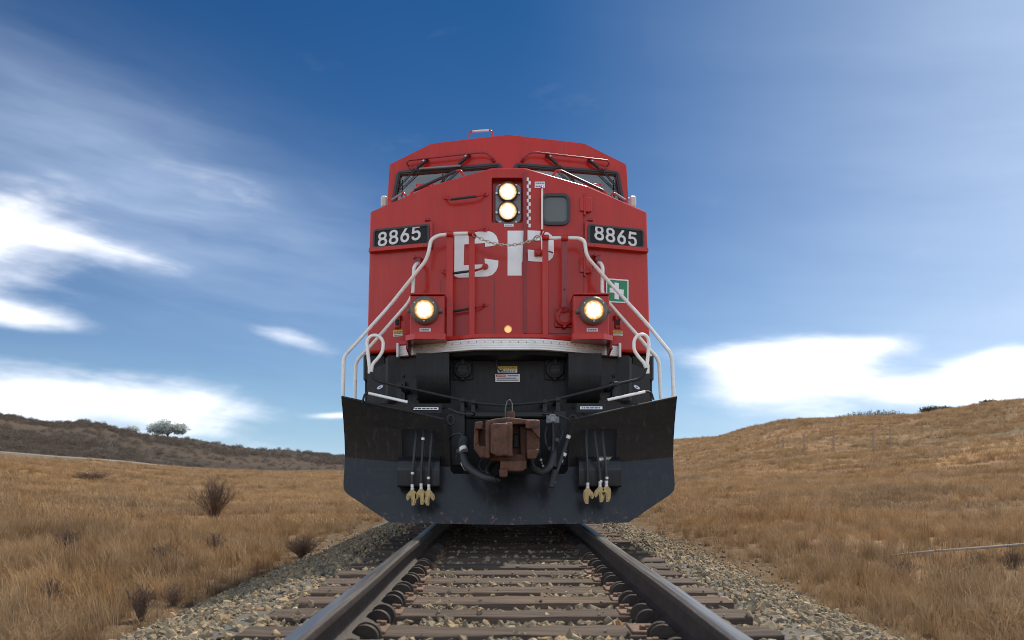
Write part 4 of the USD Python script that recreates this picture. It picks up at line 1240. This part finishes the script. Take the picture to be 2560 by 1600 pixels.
half = Polygon([(0, .066), (1.09, .080), (1.50, .335), (1.535, .37), (1.548, .42), (1.55, 1.235), (1.38, 1.195), (1.0, 1.115), (.60, 1.025), (.56, .99), (.545, .56), (.515, .525), (0, .525)])
half = half.difference(rrect(.70, .62, 1.00, .94, .01))
pl_ = None
pw = thing('plow', None, None, parent=loco)
def plow_half(s, lo, hi):
    tris, vs = [], []
    sheared = affinity.affine_transform(half, [1, 0, -LEAN, 1, 0, 0])
    for a, b in zip(PZ[:-1], PZ[1:]):
        if a < lo - 1e-6 or b > hi + 1e-6: continue
        part = sheared.intersection(sbox(-1, a, 3, b))
        for g in getattr(part, 'geoms', [part]):
            if g.geom_type != 'Polygon' or g.area < 1e-9: continue
            v, f = trimesh.creation.triangulate_polygon(g, engine='earcut')
            tris.append(np.asarray(f) + sum(len(q) for q in vs)); vs.append(np.asarray(v))
    v2 = np.vstack(vs); f = np.vstack(tris)
    m = trimesh.Trimesh(np.stack([v2[:, 0], 0 * v2[:, 0], v2[:, 1]], 1), f, process=False); m.merge_vertices()
    m.update_faces(m.nondegenerate_faces())
    v = m.vertices.copy(); v[:, 2] += LEAN * v[:, 0]
    front = np.stack([v[:, 0], plow_y(v[:, 0], v[:, 2]), v[:, 2]], 1); back = front + [0, .022, 0]
    f = m.faces; n = len(v)
    nn = np.cross(front[f[:, 1]] - front[f[:, 0]], front[f[:, 2]] - front[f[:, 0]])[:, 1]
    f = np.where((nn > 0)[:, None], f[:, ::-1], f)
    e = np.sort(np.vstack([f[:, [0, 1]], f[:, [1, 2]], f[:, [2, 0]]]), 1); de = np.vstack([f[:, [0, 1]], f[:, [1, 2]], f[:, [2, 0]]])
    _, inv, cnt = np.unique(e, axis=0, return_inverse=True, return_counts=True)
    be = de[cnt[inv.ravel()] == 1]
    walls = np.vstack([np.stack([be[:, 1], be[:, 0], be[:, 0] + n], 1), np.stack([be[:, 1], be[:, 0] + n, be[:, 1] + n], 1)])
    m = trimesh.Trimesh(np.vstack([front, back]), np.vstack([f, f[:, ::-1] + n, walls]), process=False)
    return m if s > 0 else mirror(m)
for s in (-1, 1):
    obj('moldboard', plow_half(s, .535, 1.26), PLOW, pw, smooth=40)
    obj('lower_blade', plow_half(s, -.08, .535), PLOW, pw, smooth=40, label='scuffed slate-grey lower blade of the plow')
    obj('blade_rib', tube([(s * .60, float(plow_y(.6, 1.025)) + .008, 1.027), (s * 1.0, float(plow_y(1., 1.115)) + .008, 1.117), (s * 1.548, float(plow_y(1.548, 1.235)) + .008, 1.237)], .011, 6), BLACK, pw, smooth=True)
# hose shelves and the dark behind the openings
for s in (-1, 1):
    x0, x1 = .635, 1.02
    prof = [(7.98, .685)]
    for t in np.linspace(0, 1, 8):
        a = t * math.pi / 2; prof.append((7.80 - .16 * math.sin(a), .685 - .13 * (1 - math.cos(a))))
    prof += [(7.645, .42), (7.66, .405), (7.98, .405)]
    m = trimesh.creation.extrude_polygon(Polygon(prof), x1 - x0, engine='earcut'); v = m.vertices
    m.vertices = np.stack([x0 + v[:, 2], v[:, 0], v[:, 1]], 1)
    if s < 0: m = mirror(m)
    m.fix_normals()
    obj('hose_shelf', m, PLOW, pw, smooth=30)
    obj('opening_back', cbox(min(s * .68, s * 1.03), max(s * .68, s * 1.03), 8.02, 8.05, .60, .98, .004), BLACK, pw)
    # blade grab bars
    q = [(905, 1008), (912, 985), (921, 983), (1019, 1005), (1030, 1010), (1034, 1022)] if s < 0 else [(1634, 1000), (1628, 980), (1613, 979), (1519, 1000), (1509, 1006), (1510, 1020)]
    g_ = obj('plow_grab', tube([P(a, b, 7.72) for a, b in q], .010, 8), BLACK, pw, smooth=True)
    obj('grip', tube([P(q[2][0], q[2][1], 7.72), P(q[3][0], q[3][1], 7.72)], .0135, 8), WHITE, g_, smooth=True)
    obj('eye_bolt', tube([P(1127 if s < 0 else 1432, 1050, 7.8) + [.03 * math.cos(t), 0, .045 * math.sin(t)] for t in np.linspace(0, 2 * np.pi, 14)], .014, 6, bend=0, caps=False), BLACK, pw, smooth=True)

# coupler
def blk(poly, y0, y1, r=.012):
    pts = [P(a, b, 7.05) for a, b in poly]
    return rhull(np.array([(p[0], y0, p[2]) for p in pts] + [(p[0], y1, p[2]) for p in pts]), r, 1)
cp = thing('coupler', None, None, parent=loco)
def rough(ms, seed, amp=.006):
    m = ms[0] if len(ms) == 1 else frommf(manifold3d.Manifold.batch_boolean([tomf(q) for q in ms], manifold3d.OpType.Add))
    mf = tomf(m).refine_to_length(.03); m = frommf(mf); m.merge_vertices()
    n = (meshkit.fbm(m.vertices * 9, 3, seed) - .5)[:, None]
    m.vertices = m.vertices + m.vertex_normals * n * amp * 2; return m
head = [blk([(1186, 1054), (1206, 1052), (1206, 1072), (1186, 1072)], 7.08, 7.5), blk([(1184, 1066), (1196, 1066), (1196, 1124), (1184, 1124)], 7.12, 7.5), blk([(1194, 1068), (1224, 1068), (1224, 1140), (1194, 1126)], 7.20, 7.5),
        blk([(1186, 1112), (1224, 1116), (1224, 1144), (1200, 1144), (1186, 1124)], 7.08, 7.5), blk([(1214, 1052), (1226, 1050), (1226, 1146), (1214, 1146)], 7.04, 7.5),
        blk([(1225, 1047), (1262, 1043), (1292, 1044), (1350, 1049), (1350, 1060), (1225, 1060)], 7.12, 7.5), blk([(1225, 1134), (1316, 1134), (1316, 1160), (1225, 1150)], 7.16, 7.5), blk([(1225, 1056), (1330, 1056), (1330, 1140), (1225, 1140)], 7.30, 7.5)]
obj('coupler_head', rough(head, 3), RUST, cp, smooth=45)
obj('knuckle', rough([blk([(1226, 1060), (1270, 1057), (1270, 1139), (1245, 1141), (1226, 1134)], 6.98, 7.32, .02), blk([(1262, 1056), (1281, 1057), (1281, 1140), (1262, 1140)], 7.0, 7.3, .012)], 5), RUST, cp, smooth=45)
obj('guard_arm', rough([blk([(1313, 1050), (1350, 1050), (1350, 1072), (1314, 1072)], 7.06, 7.5), blk([(1316, 1070), (1350, 1070), (1350, 1124), (1316, 1124)], 7.14, 7.5),
                        rhull(np.array([P(1328, 1072, 7.06), P(1350, 1070, 7.06), P(1350, 1096, 7.06), P(1350, 1070, 7.2), P(1350, 1096, 7.2), P(1328, 1072, 7.2), P(1345, 1094, 7.12)]), .004),
                        blk([(1316, 1122), (1350, 1122), (1340, 1147), (1318, 1147)], 7.08, 7.5), blk([(1300, 1062), (1318, 1060), (1318, 1150), (1304, 1150)], 7.22, 7.5)], 8), RUST, cp, smooth=45)
obj('lower_lug', rough([blk([(1250, 1150), (1318, 1150), (1316, 1172), (1308, 1178), (1250, 1178)], 7.12, 7.5), blk([(1248, 1172), (1269, 1172), (1268, 1193), (1249, 1193)], 7.10, 7.4)], 9), RUST, cp, smooth=45)
obj('knuckle_pin', lathe([(.035, 0), (.035, .05), (.028, .065), (0, .068)], P(1277, 1047, 7.2), 'z', 14), RUST, cp, smooth=35)
obj('shank', cbox(-.16, .16, 7.45, 8.4, .62, .95, .02), BLACK_DEEP, cp)
obj('pin_hole', cbox(X(1283, 7.2), X(1300, 7.2), 7.285, 7.4, Z(1120, 7.2), Z(1083, 7.2), .01), BLACK_DEEP, cp)
obj('lift_wire', tube([P(1264, 1046, 7.2), P(1263, 1020, 7.25), P(1268, 1002, 7.3), P(1275, 1000, 7.3), P(1280, 1008, 7.3), P(1282, 1046, 7.2)], .006, 6), DARKGREY, cp, smooth=True)
obj('carrier_beam', cbox(-.42, .42, 7.98, 8.3, 1.06, 1.12, .012), BLACK, cp)
for q in (-1, 1):
    obj('carrier_post', cbox(q * .48 - .06, q * .48 + .06, 7.95, 8.3, .60, 1.12, .01), BLACK, cp)

# hoses
def hose(pts_, r=.013, name='air_hose', mat=RUBBER):
    return obj(name, tube([P(*q) for q in pts_], r, 10, bend=1), mat, loco, smooth=True)
def gladhand(parent, px, py, Y, flip):
    g_ = Polygon([(-.012, .0), (.012, 0), (.03, -.018), (.035, -.05), (.03, -.10), (.018, -.128), (.0, -.130), (-.002, -.085), (-.006, -.062), (-.02, -.052), (-.028, -.07), (-.04, -.085), (-.05, -.07), (-.046, -.04), (-.03, -.022)]).buffer(.005)
    if flip: g_ = affinity.scale(g_, -1, 1, origin=(0, 0))
    c = P(px, py, Y); g_ = affinity.translate(g_, c[0], c[2])
    obj('gladhand', [plate(g_, -.012, .022, yflat(Y)), plate(g_.buffer(-.013), .02, .032, yflat(Y))], BRASS, parent, smooth=35)
for a, bt, fl, sil in ((((1041, 1072), (1031, 1190)), 1226, 0, 1186), (((1059, 1072), (1053, 1190)), 1224, 0, 1100), (((1080, 1072), (1072, 1190)), 1226, 1, 1198),
                       (((1465, 1070), (1469, 1190)), 1222, 1, 0), (((1486, 1070), (1500, 1190)), 1218, 0, 1206), (((1505, 1070), (1516, 1190)), 1217, 0, 1198)):
    (x0, y0), (x1, y1) = a
    Yh = 7.56
    h_ = hose([(x0, y0, 7.98), (x0, y0 + 8, 7.72), ((x0 + x1) / 2, (y0 + y1) / 2, Yh), (x1, y1, Yh), (x1 - .0, bt - 12, Yh)], .0125)
    obj('ferrule', lathe([(.0155, 0), (.0165, .002), (.0165, .02), (.014, .022), (.014, .03), (.016, .032), (.016, .055), (.0, .056)], P(x1, bt, Yh) - [0, 0, 0], 'z', 12), CHROME, h_, smooth=35)
    if sil:
        obj('clamp', lathe([(.0145, 0), (.0155, .003), (.0155, .02), (.0145, .022)], P(x0 + (x1 - x0) * (sil - y0) / (y1 - y0), sil, Yh), 'z', 12), CHROME, h_)
    gladhand(h_, x1, bt, Yh, fl)
h_ = hose([(1157, 1100, 7.9), (1158, 1112, 7.62), (1158, 1140, 7.55), (1166, 1164, 7.5), (1190, 1182, 7.4), (1215, 1195, 7.32), (1240, 1197, 7.3)], .036)
for px, py in ((1158, 1124), (1163, 1160), (1168, 1167)):
    obj('clamp', tube([P(px - 1, py - 4, 7.55), P(px + 2, py + 4, 7.53)], .040, 12), CHROME, h_, smooth=40)
obj('valve', [lathe([(.05, -.06), (.055, .0), (.045, .05), (.03, .08), (0, .085)], P(1158, 1112, 7.68), 'z', 14), tube([P(1158, 1136, 7.6), P(1143, 1136, 7.6), P(1140, 1146, 7.6)], .007, 6)], BLACK_DEEP, h_, smooth=35)
hose([(1238, 1150, 7.6), (1215, 1180, 7.45), (1235, 1200, 7.35), (1247, 1196, 7.32)], .03)
h_ = hose([(1345, 1130, 7.75), (1325, 1150, 7.55), (1330, 1172, 7.45), (1356, 1182, 7.42), (1372, 1170, 7.42), (1384, 1140, 7.5), (1386, 1118, 7.7)], .034)
h_ = hose([(1382, 1052, 7.95), (1383, 1075, 7.72), (1384, 1110, 7.58), (1378, 1150, 7.5), (1371, 1185, 7.46), (1373, 1208, 7.44), (1380, 1214, 7.44)], .011, 'cable')
obj('cable_socket', [lathe([(.045, -.02), (.045, .02), (.032, .024), (.026, .018), (0, .018)], P(1381, 1046, 7.93), n=6), cbox(X(1366, 7.95), X(1398, 7.95), 7.94, 8.0, Z(1058, 7.95), Z(1036, 7.95), .006)], GREY, h_)
h_ = hose([(1422, 1090, 7.72), (1414, 1115, 7.6), (1402, 1148, 7.52), (1390, 1185, 7.47), (1378, 1216, 7.44)], .018, 'cable')
for px, py in ((1421, 1092), (1411, 1136), (1402, 1152), (1384, 1206)):
    obj('clamp', tube([P(px - 1.5, py + 4, 7.55), P(px + 1.5, py - 4, 7.55)], .021, 10), CHROME, h_, smooth=40)
obj('plug', [tube([P(1386, 1175, 7.45), P(1377, 1218, 7.43)], .035, 10), tube([P(1384, 1140, 7.5), P(1386, 1168, 7.46)], .024, 10)], BLACK_DEEP, h_, smooth=40)
# smaller cables and pipes crowding the coupler pocket
for q, r_ in (([(1370, 1060, 7.95), (1362, 1085, 7.8), (1366, 1115, 7.7), (1380, 1128, 7.75), (1392, 1110, 7.85)], .008), ([(1400, 1062, 7.95), (1408, 1082, 7.8), (1398, 1105, 7.72), (1388, 1135, 7.62)], .009),
              ([(1122, 1100, 7.9), (1130, 1088, 7.75), (1148, 1082, 7.7), (1160, 1092, 7.7), (1162, 1108, 7.72)], .009), ([(1204, 1150, 7.7), (1196, 1165, 7.6), (1206, 1180, 7.5), (1226, 1184, 7.45)], .012),
              ([(1122, 1022, 7.95), (1150, 1034, 7.9), (1184, 1036, 7.9)], .010), ([(1356, 1034, 7.92), (1395, 1036, 7.92), (1428, 1052, 7.9)], .010)):
    hose(q, r_, 'cable')
for q in ((1374, 1122), (1392, 1100), (1146, 1128), (1412, 1126), (1352, 1150)):
    c = P(q[0], q[1], 7.66); obj('pipe_fitting', lathe([(0, .03), (.018, .028), (.022, .01), (.022, -.03)], c, n=8), DARKGREY, loco, smooth=30)
t0 = chain(P(1351, 1145, 7.45), P(1383, 1150, 7.45), .10, 12, .012, .003)
obj('dust_cap_chain', t0, CHROME, loco, smooth=True)

# body behind the cab, frame, trucks
hd = [(.0, 4.5), (.75, 4.45), (.98, 4.2), (.98, 1.8)]
obj('engine_hood', trimesh.convex.convex_hull(np.array([(s * x, y, z) for s in (-1, 1) for x, z in hd for y in (12.9, 28.0)])), RED, loco)
obj('underframe', cbox(-1.28, 1.28, 8.7, 28, 1.25, 1.75, .03), BLACK, loco)
obj('fuel_tank', cbox(-1.4, 1.4, 15.5, 21.0, .35, 1.25, .15), BLACK, loco)
for y0 in (9.7, 22.6):
    tr = obj('truck', [cbox(s * 1.05 - .09, s * 1.05 + .09, y0 - .2, y0 + 4.4, .5, .95, .05) for s in (-1, 1)] + [cbox(-1.05, 1.05, y0 + .9, y0 + 1.3, .55, .85, .03)], BLACK, loco)
    for k in range(3):
        for s in (-1, 1):
            c = np.array([s * .70, y0 + .5 + k * 1.8, .535])
            pr = [(0, -.03), (.40, -.03), (.44, -.05), (.565, -.05), (.565, -.02), (.535, .0), (.53, .09), (.45, .09), (.40, .03), (0, .05)]
            a = np.linspace(0, 2 * np.pi, 36, endpoint=False)
            v = np.vstack([np.stack([np.full(36, c[0] + s * d), c[1] + r * np.cos(a), c[2] + r * np.sin(a)], 1) for r, d in pr])
            f = []
            for i in range(len(pr) - 1):
                for q in range(36):
                    u, w = i * 36 + q, i * 36 + (q + 1) % 36
                    f += [[u, w, w + 36], [u, w + 36, u + 36]]
            m = trimesh.Trimesh(v, np.array(f), process=True); m.update_faces(m.nondegenerate_faces()); m.fix_normals()
            obj('wheel', m, RAILSIDE, tr, smooth=40)

# ------------------------------------------------------------------ vegetation
def tuft(seed, n, h, spread, lean, w=.004):
    r = np.random.default_rng(seed); v, f = [], []
    for _ in range(n):
        a = r.uniform(0, 2 * math.pi); b = r.uniform(0, 2 * math.pi)
        base = np.array([math.cos(a), math.sin(a), 0]) * spread * math.sqrt(r.random())
        H = h * r.uniform(.45, 1.1); d = np.array([math.cos(b), math.sin(b), 0]) * lean * H * r.uniform(.2, 1.3)
        side = np.array([-math.sin(b), math.cos(b), 0]) * w * r.uniform(.7, 1.4); k = len(v)
        for t in (0, .4, .75):
            p = base + d * t ** 2 + np.array([0, 0, H * (t - .18 * t * t * (lean > .5))]); v += [p - side * (1 - t * .7), p + side * (1 - t * .7)]
        tip = base + d * 1.15 + np.array([0, 0, H * (1 - .3 * (lean > .5))]); v.append(tip)
        f += [[k, k + 1, k + 3], [k, k + 3, k + 2], [k + 2, k + 3, k + 5], [k + 2, k + 5, k + 4], [k + 4, k + 5, k + 6]]
    return trimesh.Trimesh(np.array(v), np.array(f), process=False)


SHRUBS = [
    (535, 1300, 125, 120, 1, 'tall dark bare shrub in the left field, upper centre of the field', 70),
    (168, 1392, 88, 66, 2, 'dark upright bare shrub on the far left of the left field', 55),
    (412, 1412, 78, 84, 3, 'brown twiggy shrub midway down the left field', 50),
    (352, 1552, 110, 85, 4, 'near bare shrub of fine upright twigs beside the left edge of the ballast', 46),
    (432, 1515, 74, 84, 5, 'small spreading bare shrub right behind the near twiggy one at the ballast edge', 34),
    (755, 1394, 72, 95, 6, 'dense dark clump of stems at the left ballast edge closest to the locomotive', 90),
    (130, 1515, 84, 76, 7, 'dark low shrub in the bottom left grass', 40),
    (235, 1206, 34, 110, 8, 'low dark bush far off in the left field below the road', 60),
    (540, 1395, 76, 66, 14, 'thin brown shrub below the tallest shrub in the left field', 30),
    (2258, 1440, 52, 84, 9, 'dark shrub under the left end of the fallen pole', 50),
    (2440, 1420, 54, 74, 10, 'dark shrub under the middle of the fallen pole', 50),
    (2530, 1422, 62, 80, 11, 'dark shrub at the right end of the fallen pole', 60),
]
SHRUB_AT = [ground_hit(q[0], q[1]) for q in SHRUBS]


def build_grass():
    protos = [('grass_tuft', tuft(200 + k, 44, .30, .10, (.35, .6, .9, .5)[k % 4], .0028), False) for k in range(8)] + [('grass_tuft', tuft(240 + k, 46, .24, .34, .8, .0055), False) for k in range(4)]
    def stems(seed):
        m = tuft(seed, 9, .52, .10, .45, .0024); r = np.random.default_rng(seed); parts = [m]
        for k in range(9):
            tip = m.vertices[k * 7 + 6]; e = trimesh.creation.icosphere(0, 1.0); e.apply_scale([.0035, .0035, .018]); e.apply_translation(tip + [0, 0, .012]); parts.append(e)
        return trimesh.util.concatenate(parts)
    protos += [('grass_tuft', stems(270 + k), False) for k in range(3)]
    pos, sc, idx = [], [], []
    for r0, r1, dens, s0, kind in ((2.8, 9, 85, .85, 0), (9, 18, 45, .9, 0), (18, 40, 16, 1.0, 1), (40, 80, 5, 1.1, 1), (80, 165, 2.6, 1.35, 1)):
        n = int((2 * .66 / 2) * (r1 * r1 - r0 * r0) * dens)
        ph = rng.uniform(-.66, .66, n); r = np.sqrt(rng.uniform(r0 * r0, r1 * r1, n))
        x, y = CX + r * np.sin(ph), r * np.cos(ph)
        edge = 2.62 + .4 * (meshkit.fbm(np.stack([y * .9, np.sign(x) * 5, 0 * y], -1), 3, 12) - .5)
        d = np.abs(x) - edge
        g = meshkit.fbm(np.stack([x * .35, y * .35, 0 * x], -1), 3, 77)
        rbx = ground_parts(x, y); t2 = (rbx[1] - rbx[2]) / (rbx[3] - rbx[2])
        keep = (d > 0) & (rng.random(n) < np.clip(.25 + d * .6, 0, 1)) & (rng.random(n) < .35 + 1.1 * g) & ~((x < 0) & (t2 > .0)) & (t2 < 1.03)
        for c_, q_ in zip(SHRUB_AT, SHRUBS):
            rad = .5 * q_[3] / F * c_[1]
            keep &= ~((np.abs(x - c_[0]) < rad * .9) & (y > c_[1] - 3.2 * rad) & (y < c_[1] + rad))
        keep |= (d > -.5) & (d < 0) & (rng.random(n) < .06)
        x, y, g, dd = x[keep], y[keep], g[keep], d[keep]
        pos.append(np.stack([x, y, ground_z(x, y) - .02], 1)); sc.append(s0 * rng.uniform(.6, 1.15, len(x)) * (.55 + .9 * g) * np.clip(.6 + dd * .5, .5, 1.15))
        idx.append(np.where(rng.random(len(x)) < .06, rng.integers(12, 15, len(x)), rng.integers(0, 8, len(x))) if kind == 0 else rng.integers(6, 12, len(x)))
    pos, sc, idx = np.vstack(pos), np.concatenate(sc), np.concatenate(idx)
    a = rng.uniform(0, 2 * np.pi, len(pos)); q = np.stack([np.cos(a / 2), 0 * a, 0 * a, np.sin(a / 2)], 1)
    p = instancer(numbered('/World', 'grass'), protos, GRASS, pos, sc, idx, q)
    tag(p, 'dry tan prairie grass along both sides of the track', 'grass', kind='stuff')
    print('grass', len(pos))


build_grass()


def shrub_mesh(seed, h, w, n, fine=1.0):
    r = np.random.default_rng(seed); ms = []
    for _ in range(n):
        a = r.uniform(0, 2 * math.pi); s = r.uniform(.15, 1)
        d = np.array([math.cos(a), math.sin(a), 0]) * w * .5 * s
        H = h * r.uniform(.55, 1.0) * (1 - .25 * s)
        p = [np.zeros(3) + d * .08, d * .35 + [0, 0, H * .4], d * .8 + [0, 0, H * .8], d * 1.05 + [r.uniform(-.03, .03), r.uniform(-.03, .03), H]]
        p[2] = p[2] + r.normal(0, .05 * h, 3); ms.append(tube(p, np.linspace(.0042, .0014, 4) * fine, 4, bend=0))
        for q in range(7):
            t = r.uniform(.15, .95); b0 = np.array(p[1]) + (np.array(p[3]) - p[1]) * (t - .15) / .85
            e = b0 + r.normal(0, 1, 3) * [.10 * w, .10 * w, .04 * h] + [0, 0, .12 * h]
            ms.append(tube([b0, (b0 + e) / 2 + [0, 0, -.005], e], np.array([.0024, .0018, .0011]) * fine, 3, bend=0))
    return trimesh.util.concatenate(ms)


def shrub(px, py, hp, wp, seed, label, n=45, cat='shrub', mat=TWIG, group=None):
    c = ground_hit(px, py); s = F / c[1]
    h, w = hp / s, wp / s
    t = thing('dry_shrub', label, cat, c - [0, 0, .03], 0, group)
    obj('stems', shrub_mesh(seed, h, w, n, max(1, c[1] / 11)), mat, t, smooth=False)


for q in SHRUBS:
    shrub(*q)
# fallen pale pole on the right
a, b = ground_hit(2200, 1416), ground_hit(2590, 1400)
a[2] = max(Z(1406, a[1]), a[2] + .12); b[2] = max(Z(1386, b[1]), b[2] + .2)
t = obj('fallen_pole', tube([a, a + (b - a) * .35 + [0, 0, .01], a + (b - a) * .7, b], [.009, .014, .016, .017], 8, bend=0), paint('grey_weathered_wood', (.22, .19, .165), .8, vary=.3, scale=6.0), smooth=True)
tag(t, 'pale weathered pole lying across the dry grass on the right', 'pole')
# fence posts on the right hill
FPW = paint('old_post_wood', (.30, .20, .125), .85, vary=.3, scale=5.0)
for k, (px, p0, p1) in enumerate(((2084, 1060, 1128), (2184, 1060, 1128), (2226, 1060, 1118), (1958, 1092, 1124), (2010, 1085, 1126))):
    c = ground_hit(px, p1); s = F / c[1]; h_ = min(1.5, (p1 - p0) / s)
    lab = ['tallest pale wooden post left of the paired posts on the right hillside', 'left one of the paired wooden posts on the right hillside', 'right one of the paired wooden posts on the right hillside', 'short wooden post nearest the locomotive on the right hillside', 'short wooden post between the locomotive-side post and the tall one'][k]
    t = obj('fence_post', rhull(np.array([(x, y, z) for x in (-.055, .055) for y in (-.055, .055) for z in (-.3, h_)]) + c, .02), FPW, smooth=30)
    tag(t, lab, 'fence post', 'fence posts on the right hillside')


# leafy things on the skyline
def leaf_cloud(seed, n, lobes, size):
    r = np.random.default_rng(seed); v, f = [], []
    for c, rad in lobes:
        m = int(n * rad[0] * rad[2] / sum(q[1][0] * q[1][2] for q in lobes))
        d = r.normal(size=(m, 3)); d /= np.linalg.norm(d, axis=1, keepdims=True)
        p = np.array(c) + d * np.array(rad) * (r.random((m, 1)) ** .45) * r.uniform(.75, 1.08, (m, 1))
        for q in p:
            a, b = r.normal(size=3), r.normal(size=3); a /= np.linalg.norm(a); b -= a * (a @ b); b /= np.linalg.norm(b)
            s = size * r.uniform(.6, 1.4); k = len(v)
            v += [q - a * s, q + b * s * .5, q + a * s, q - b * s * .5]; f += [[k, k + 1, k + 2], [k, k + 2, k + 3]]
    return trimesh.Trimesh(np.array(v), np.array(f), process=False)


def leafmat(name, c):
    g = Net(); p = g.add('geometry') + '.position'
    k = g.ramp(g.noise(p, .6, 4.0, .6), [(.3, tuple(.7 * q for q in c)), (.7, tuple(1.3 * q for q in c))])
    s = g.add('principled_bsdf', base_color=k, roughness=.8, specular_ior_level=.2) + '.BSDF'; t = g.add('translucent_bsdf', color=k) + '.BSDF'
    return g.make(name, g.add('mix_closure', fac=.35, closure1=s, closure2=t) + '.closure')


PALE = leafmat('pale_sage_leaves', (.50, .53, .50)); SAGE = leafmat('grey_brush', (.20, .20, .17)); DARKB = leafmat('dark_brush', (.06, .052, .035))


def crest_point(px, back=0.0):
    u = math.atan((px - VX) / F); Yc = np.interp(px, _L[:, 0], _L[:, 4]) + back
    x = X(px, Yc); return np.array([x, Yc, float(ground_z(x, Yc))])


def tree(px, py_top, wp, seed, label, mat, cat, back, n=2500, trunk=True, name='tree', leaf=.18, py_base=None):
    c = crest_point(px, back); c[2] -= .35; s = F / c[1]; W = wp / s / 2; H = max(Z(py_top, c[1]) - c[2], .8)
    t = thing(name, label, cat, c, 0)
    r = np.random.default_rng(seed); lobes = []
    z0 = .15 * H if trunk else .05 * H
    for k in range(9):
        x = r.uniform(-.7, .7); hgt = H * (1 - .35 * x * x) * r.uniform(.75, .95)
        lobes.append(((x * W, r.uniform(-.4, .4) * W, z0 + (hgt - z0) * .55), (W * .38, W * .38, (hgt - z0) * .45)))
    if trunk:
        obj('trunk', [tube([(0, 0, -.3), (.05 * W, 0, H * .3), (-.04 * W, .02, H * .75)], np.array([.05, .04, .015]) * H, 7, bend=0)] + [tube([(0, 0, H * .2), (x * W * .5, 0, H * .45), (x * W * .8, 0, H * .7)], np.array([.025, .02, .008]) * H, 6, bend=0) for x in (-.8, .8, .3)], TWIG, t, smooth=True)
    else:
        for x in (-.6, -.2, .2, .6):
            obj('stem', tube([(x * W, 0, -.2), (x * W * 1.1, 0, H * .6)], [.03, .012], 5, bend=0), TWIG, t, smooth=True)
    obj('crown', leaf_cloud(seed, n, lobes, leaf), mat, t)


tree(418, 1044, 104, 1, 'pale grey-green round tree on the crest of the left hill', PALE, 'tree', 12, 5200, leaf=.32)
tree(330, 1062, 60, 2, 'faint low pale bush on the left hill beside the round tree', PALE, 'bush', 6, 900, False, 'bush', .25)
tree(2341, 1007, 84, 3, 'dark brown bush on the crest of the right hill, left of the flatter one', DARKB, 'bush', 1, 1800, False, 'bush', .10)
tree(2480, 994, 74, 4, 'flat dark bush on the right hill crest nearest the picture edge', DARKB, 'bush', 1, 1200, False, 'bush', .09)
# leafless scrub covering the left hill: one dark mass
def build_scrub():
    n = 9000; ph = rng.uniform(-.62, .02, n); x1 = rng.random(n)
    pos, sc = [], []
    phi, r, rb, rc, zb, zc = ground_parts(CX + 100 * np.sin(ph), 100 * np.cos(ph))
    rr = rb + (rc - rb) * (.04 + .99 * x1 ** 1.3); x, y = CX + rr * np.sin(ph), rr * np.cos(ph)
    g_ = meshkit.fbm(np.stack([x * .03, y * .03, 0 * x], -1), 4, 61)
    keep = rng.random(n) < np.clip((g_ - .30) * 3.5, .10, 1) * np.clip((x1 + .12) * 3, 0, 1)
    x, y = x[keep], y[keep]; pos = np.stack([x, y, ground_z(x, y) - .1], 1); sc = rng.uniform(.35, .95, len(x)) * np.where(rr[keep] > rc[keep] * .95, .5, 1) * np.where(x1[keep] < .3, .6, 1)
    protos = [('scrub_bush', leaf_cloud(300 + k, 170, [((0, 0, .55), (1.3, 1.3, .75))], .12), False) for k in range(4)]
    a = rng.uniform(0, 2 * np.pi, len(pos)); q = np.stack([np.cos(a / 2), 0 * a, 0 * a, np.sin(a / 2)], 1)
    tag(instancer(numbered('/World', 'scrub'), protos, SCRUB, pos, sc, rng.integers(0, 4, len(pos)), q), 'dark leafless scrub covering the left hill behind the road', 'scrub', kind='stuff')


SCRUB = leafmat('dark_scrub', (.125, .098, .078))
build_scrub()
# grey brush along the right crest: a far band that reads as one mass
lob = []
for px in np.linspace(2088, 2282, 42):
    c = crest_point(px, 9); hh = (22 + rng.uniform(-6, 6)) * c[1] / F * (1 - .55 * abs(px - 2190) / 100) + .5
    lob.append(((c[0], c[1] + rng.uniform(-1, 1), c[2] - .15 + hh * .45), (.6, .6, hh * .6)))
t = obj('brush_line', leaf_cloud(5, 5000, lob, .11), SAGE); tag(t, 'band of grey leafless brush along the crest of the right hill', 'brush', kind='stuff')

# ------------------------------------------------------------------ road along the foot of the left hills
def build_road():
    pxs = np.linspace(-1500, 845, 150); drop = np.interp(pxs, [330, 700], [0, .42])
    ph = np.arctan((pxs - VX) / F); rb = np.interp(ph, _phi, _rb); zb = np.interp(ph, _phi, _zb)
    mid = np.stack([CX + rb * np.sin(ph), rb * np.cos(ph)], 1); d = np.stack([np.sin(ph), np.cos(ph)], 1)
    v = []
    for k in range(len(pxs)):
        for o, z in ((-.8, -.6), (-.3, .28), (6.5, .45), (7.5, -.3)):
            p = mid[k] + d[k] * o; v.append((p[0], p[1], zb[k] + z - drop[k]))
    i = np.arange(len(v)).reshape(len(pxs), 4); f = np.concatenate([np.stack([i[:-1, :-1], i[1:, :-1], i[1:, 1:]], -1).reshape(-1, 3), np.stack([i[:-1, :-1], i[1:, 1:], i[:-1, 1:]], -1).reshape(-1, 3)])
    m = trimesh.Trimesh(np.array(v), f[:, ::-1], process=False)
    t = obj('road', m, paint('worn_road_gravel', (.165, .14, .11), .9, vary=.15), smooth=False)
    tag(t, 'pale road running along the foot of the left hills', 'road', kind='structure')


build_road()
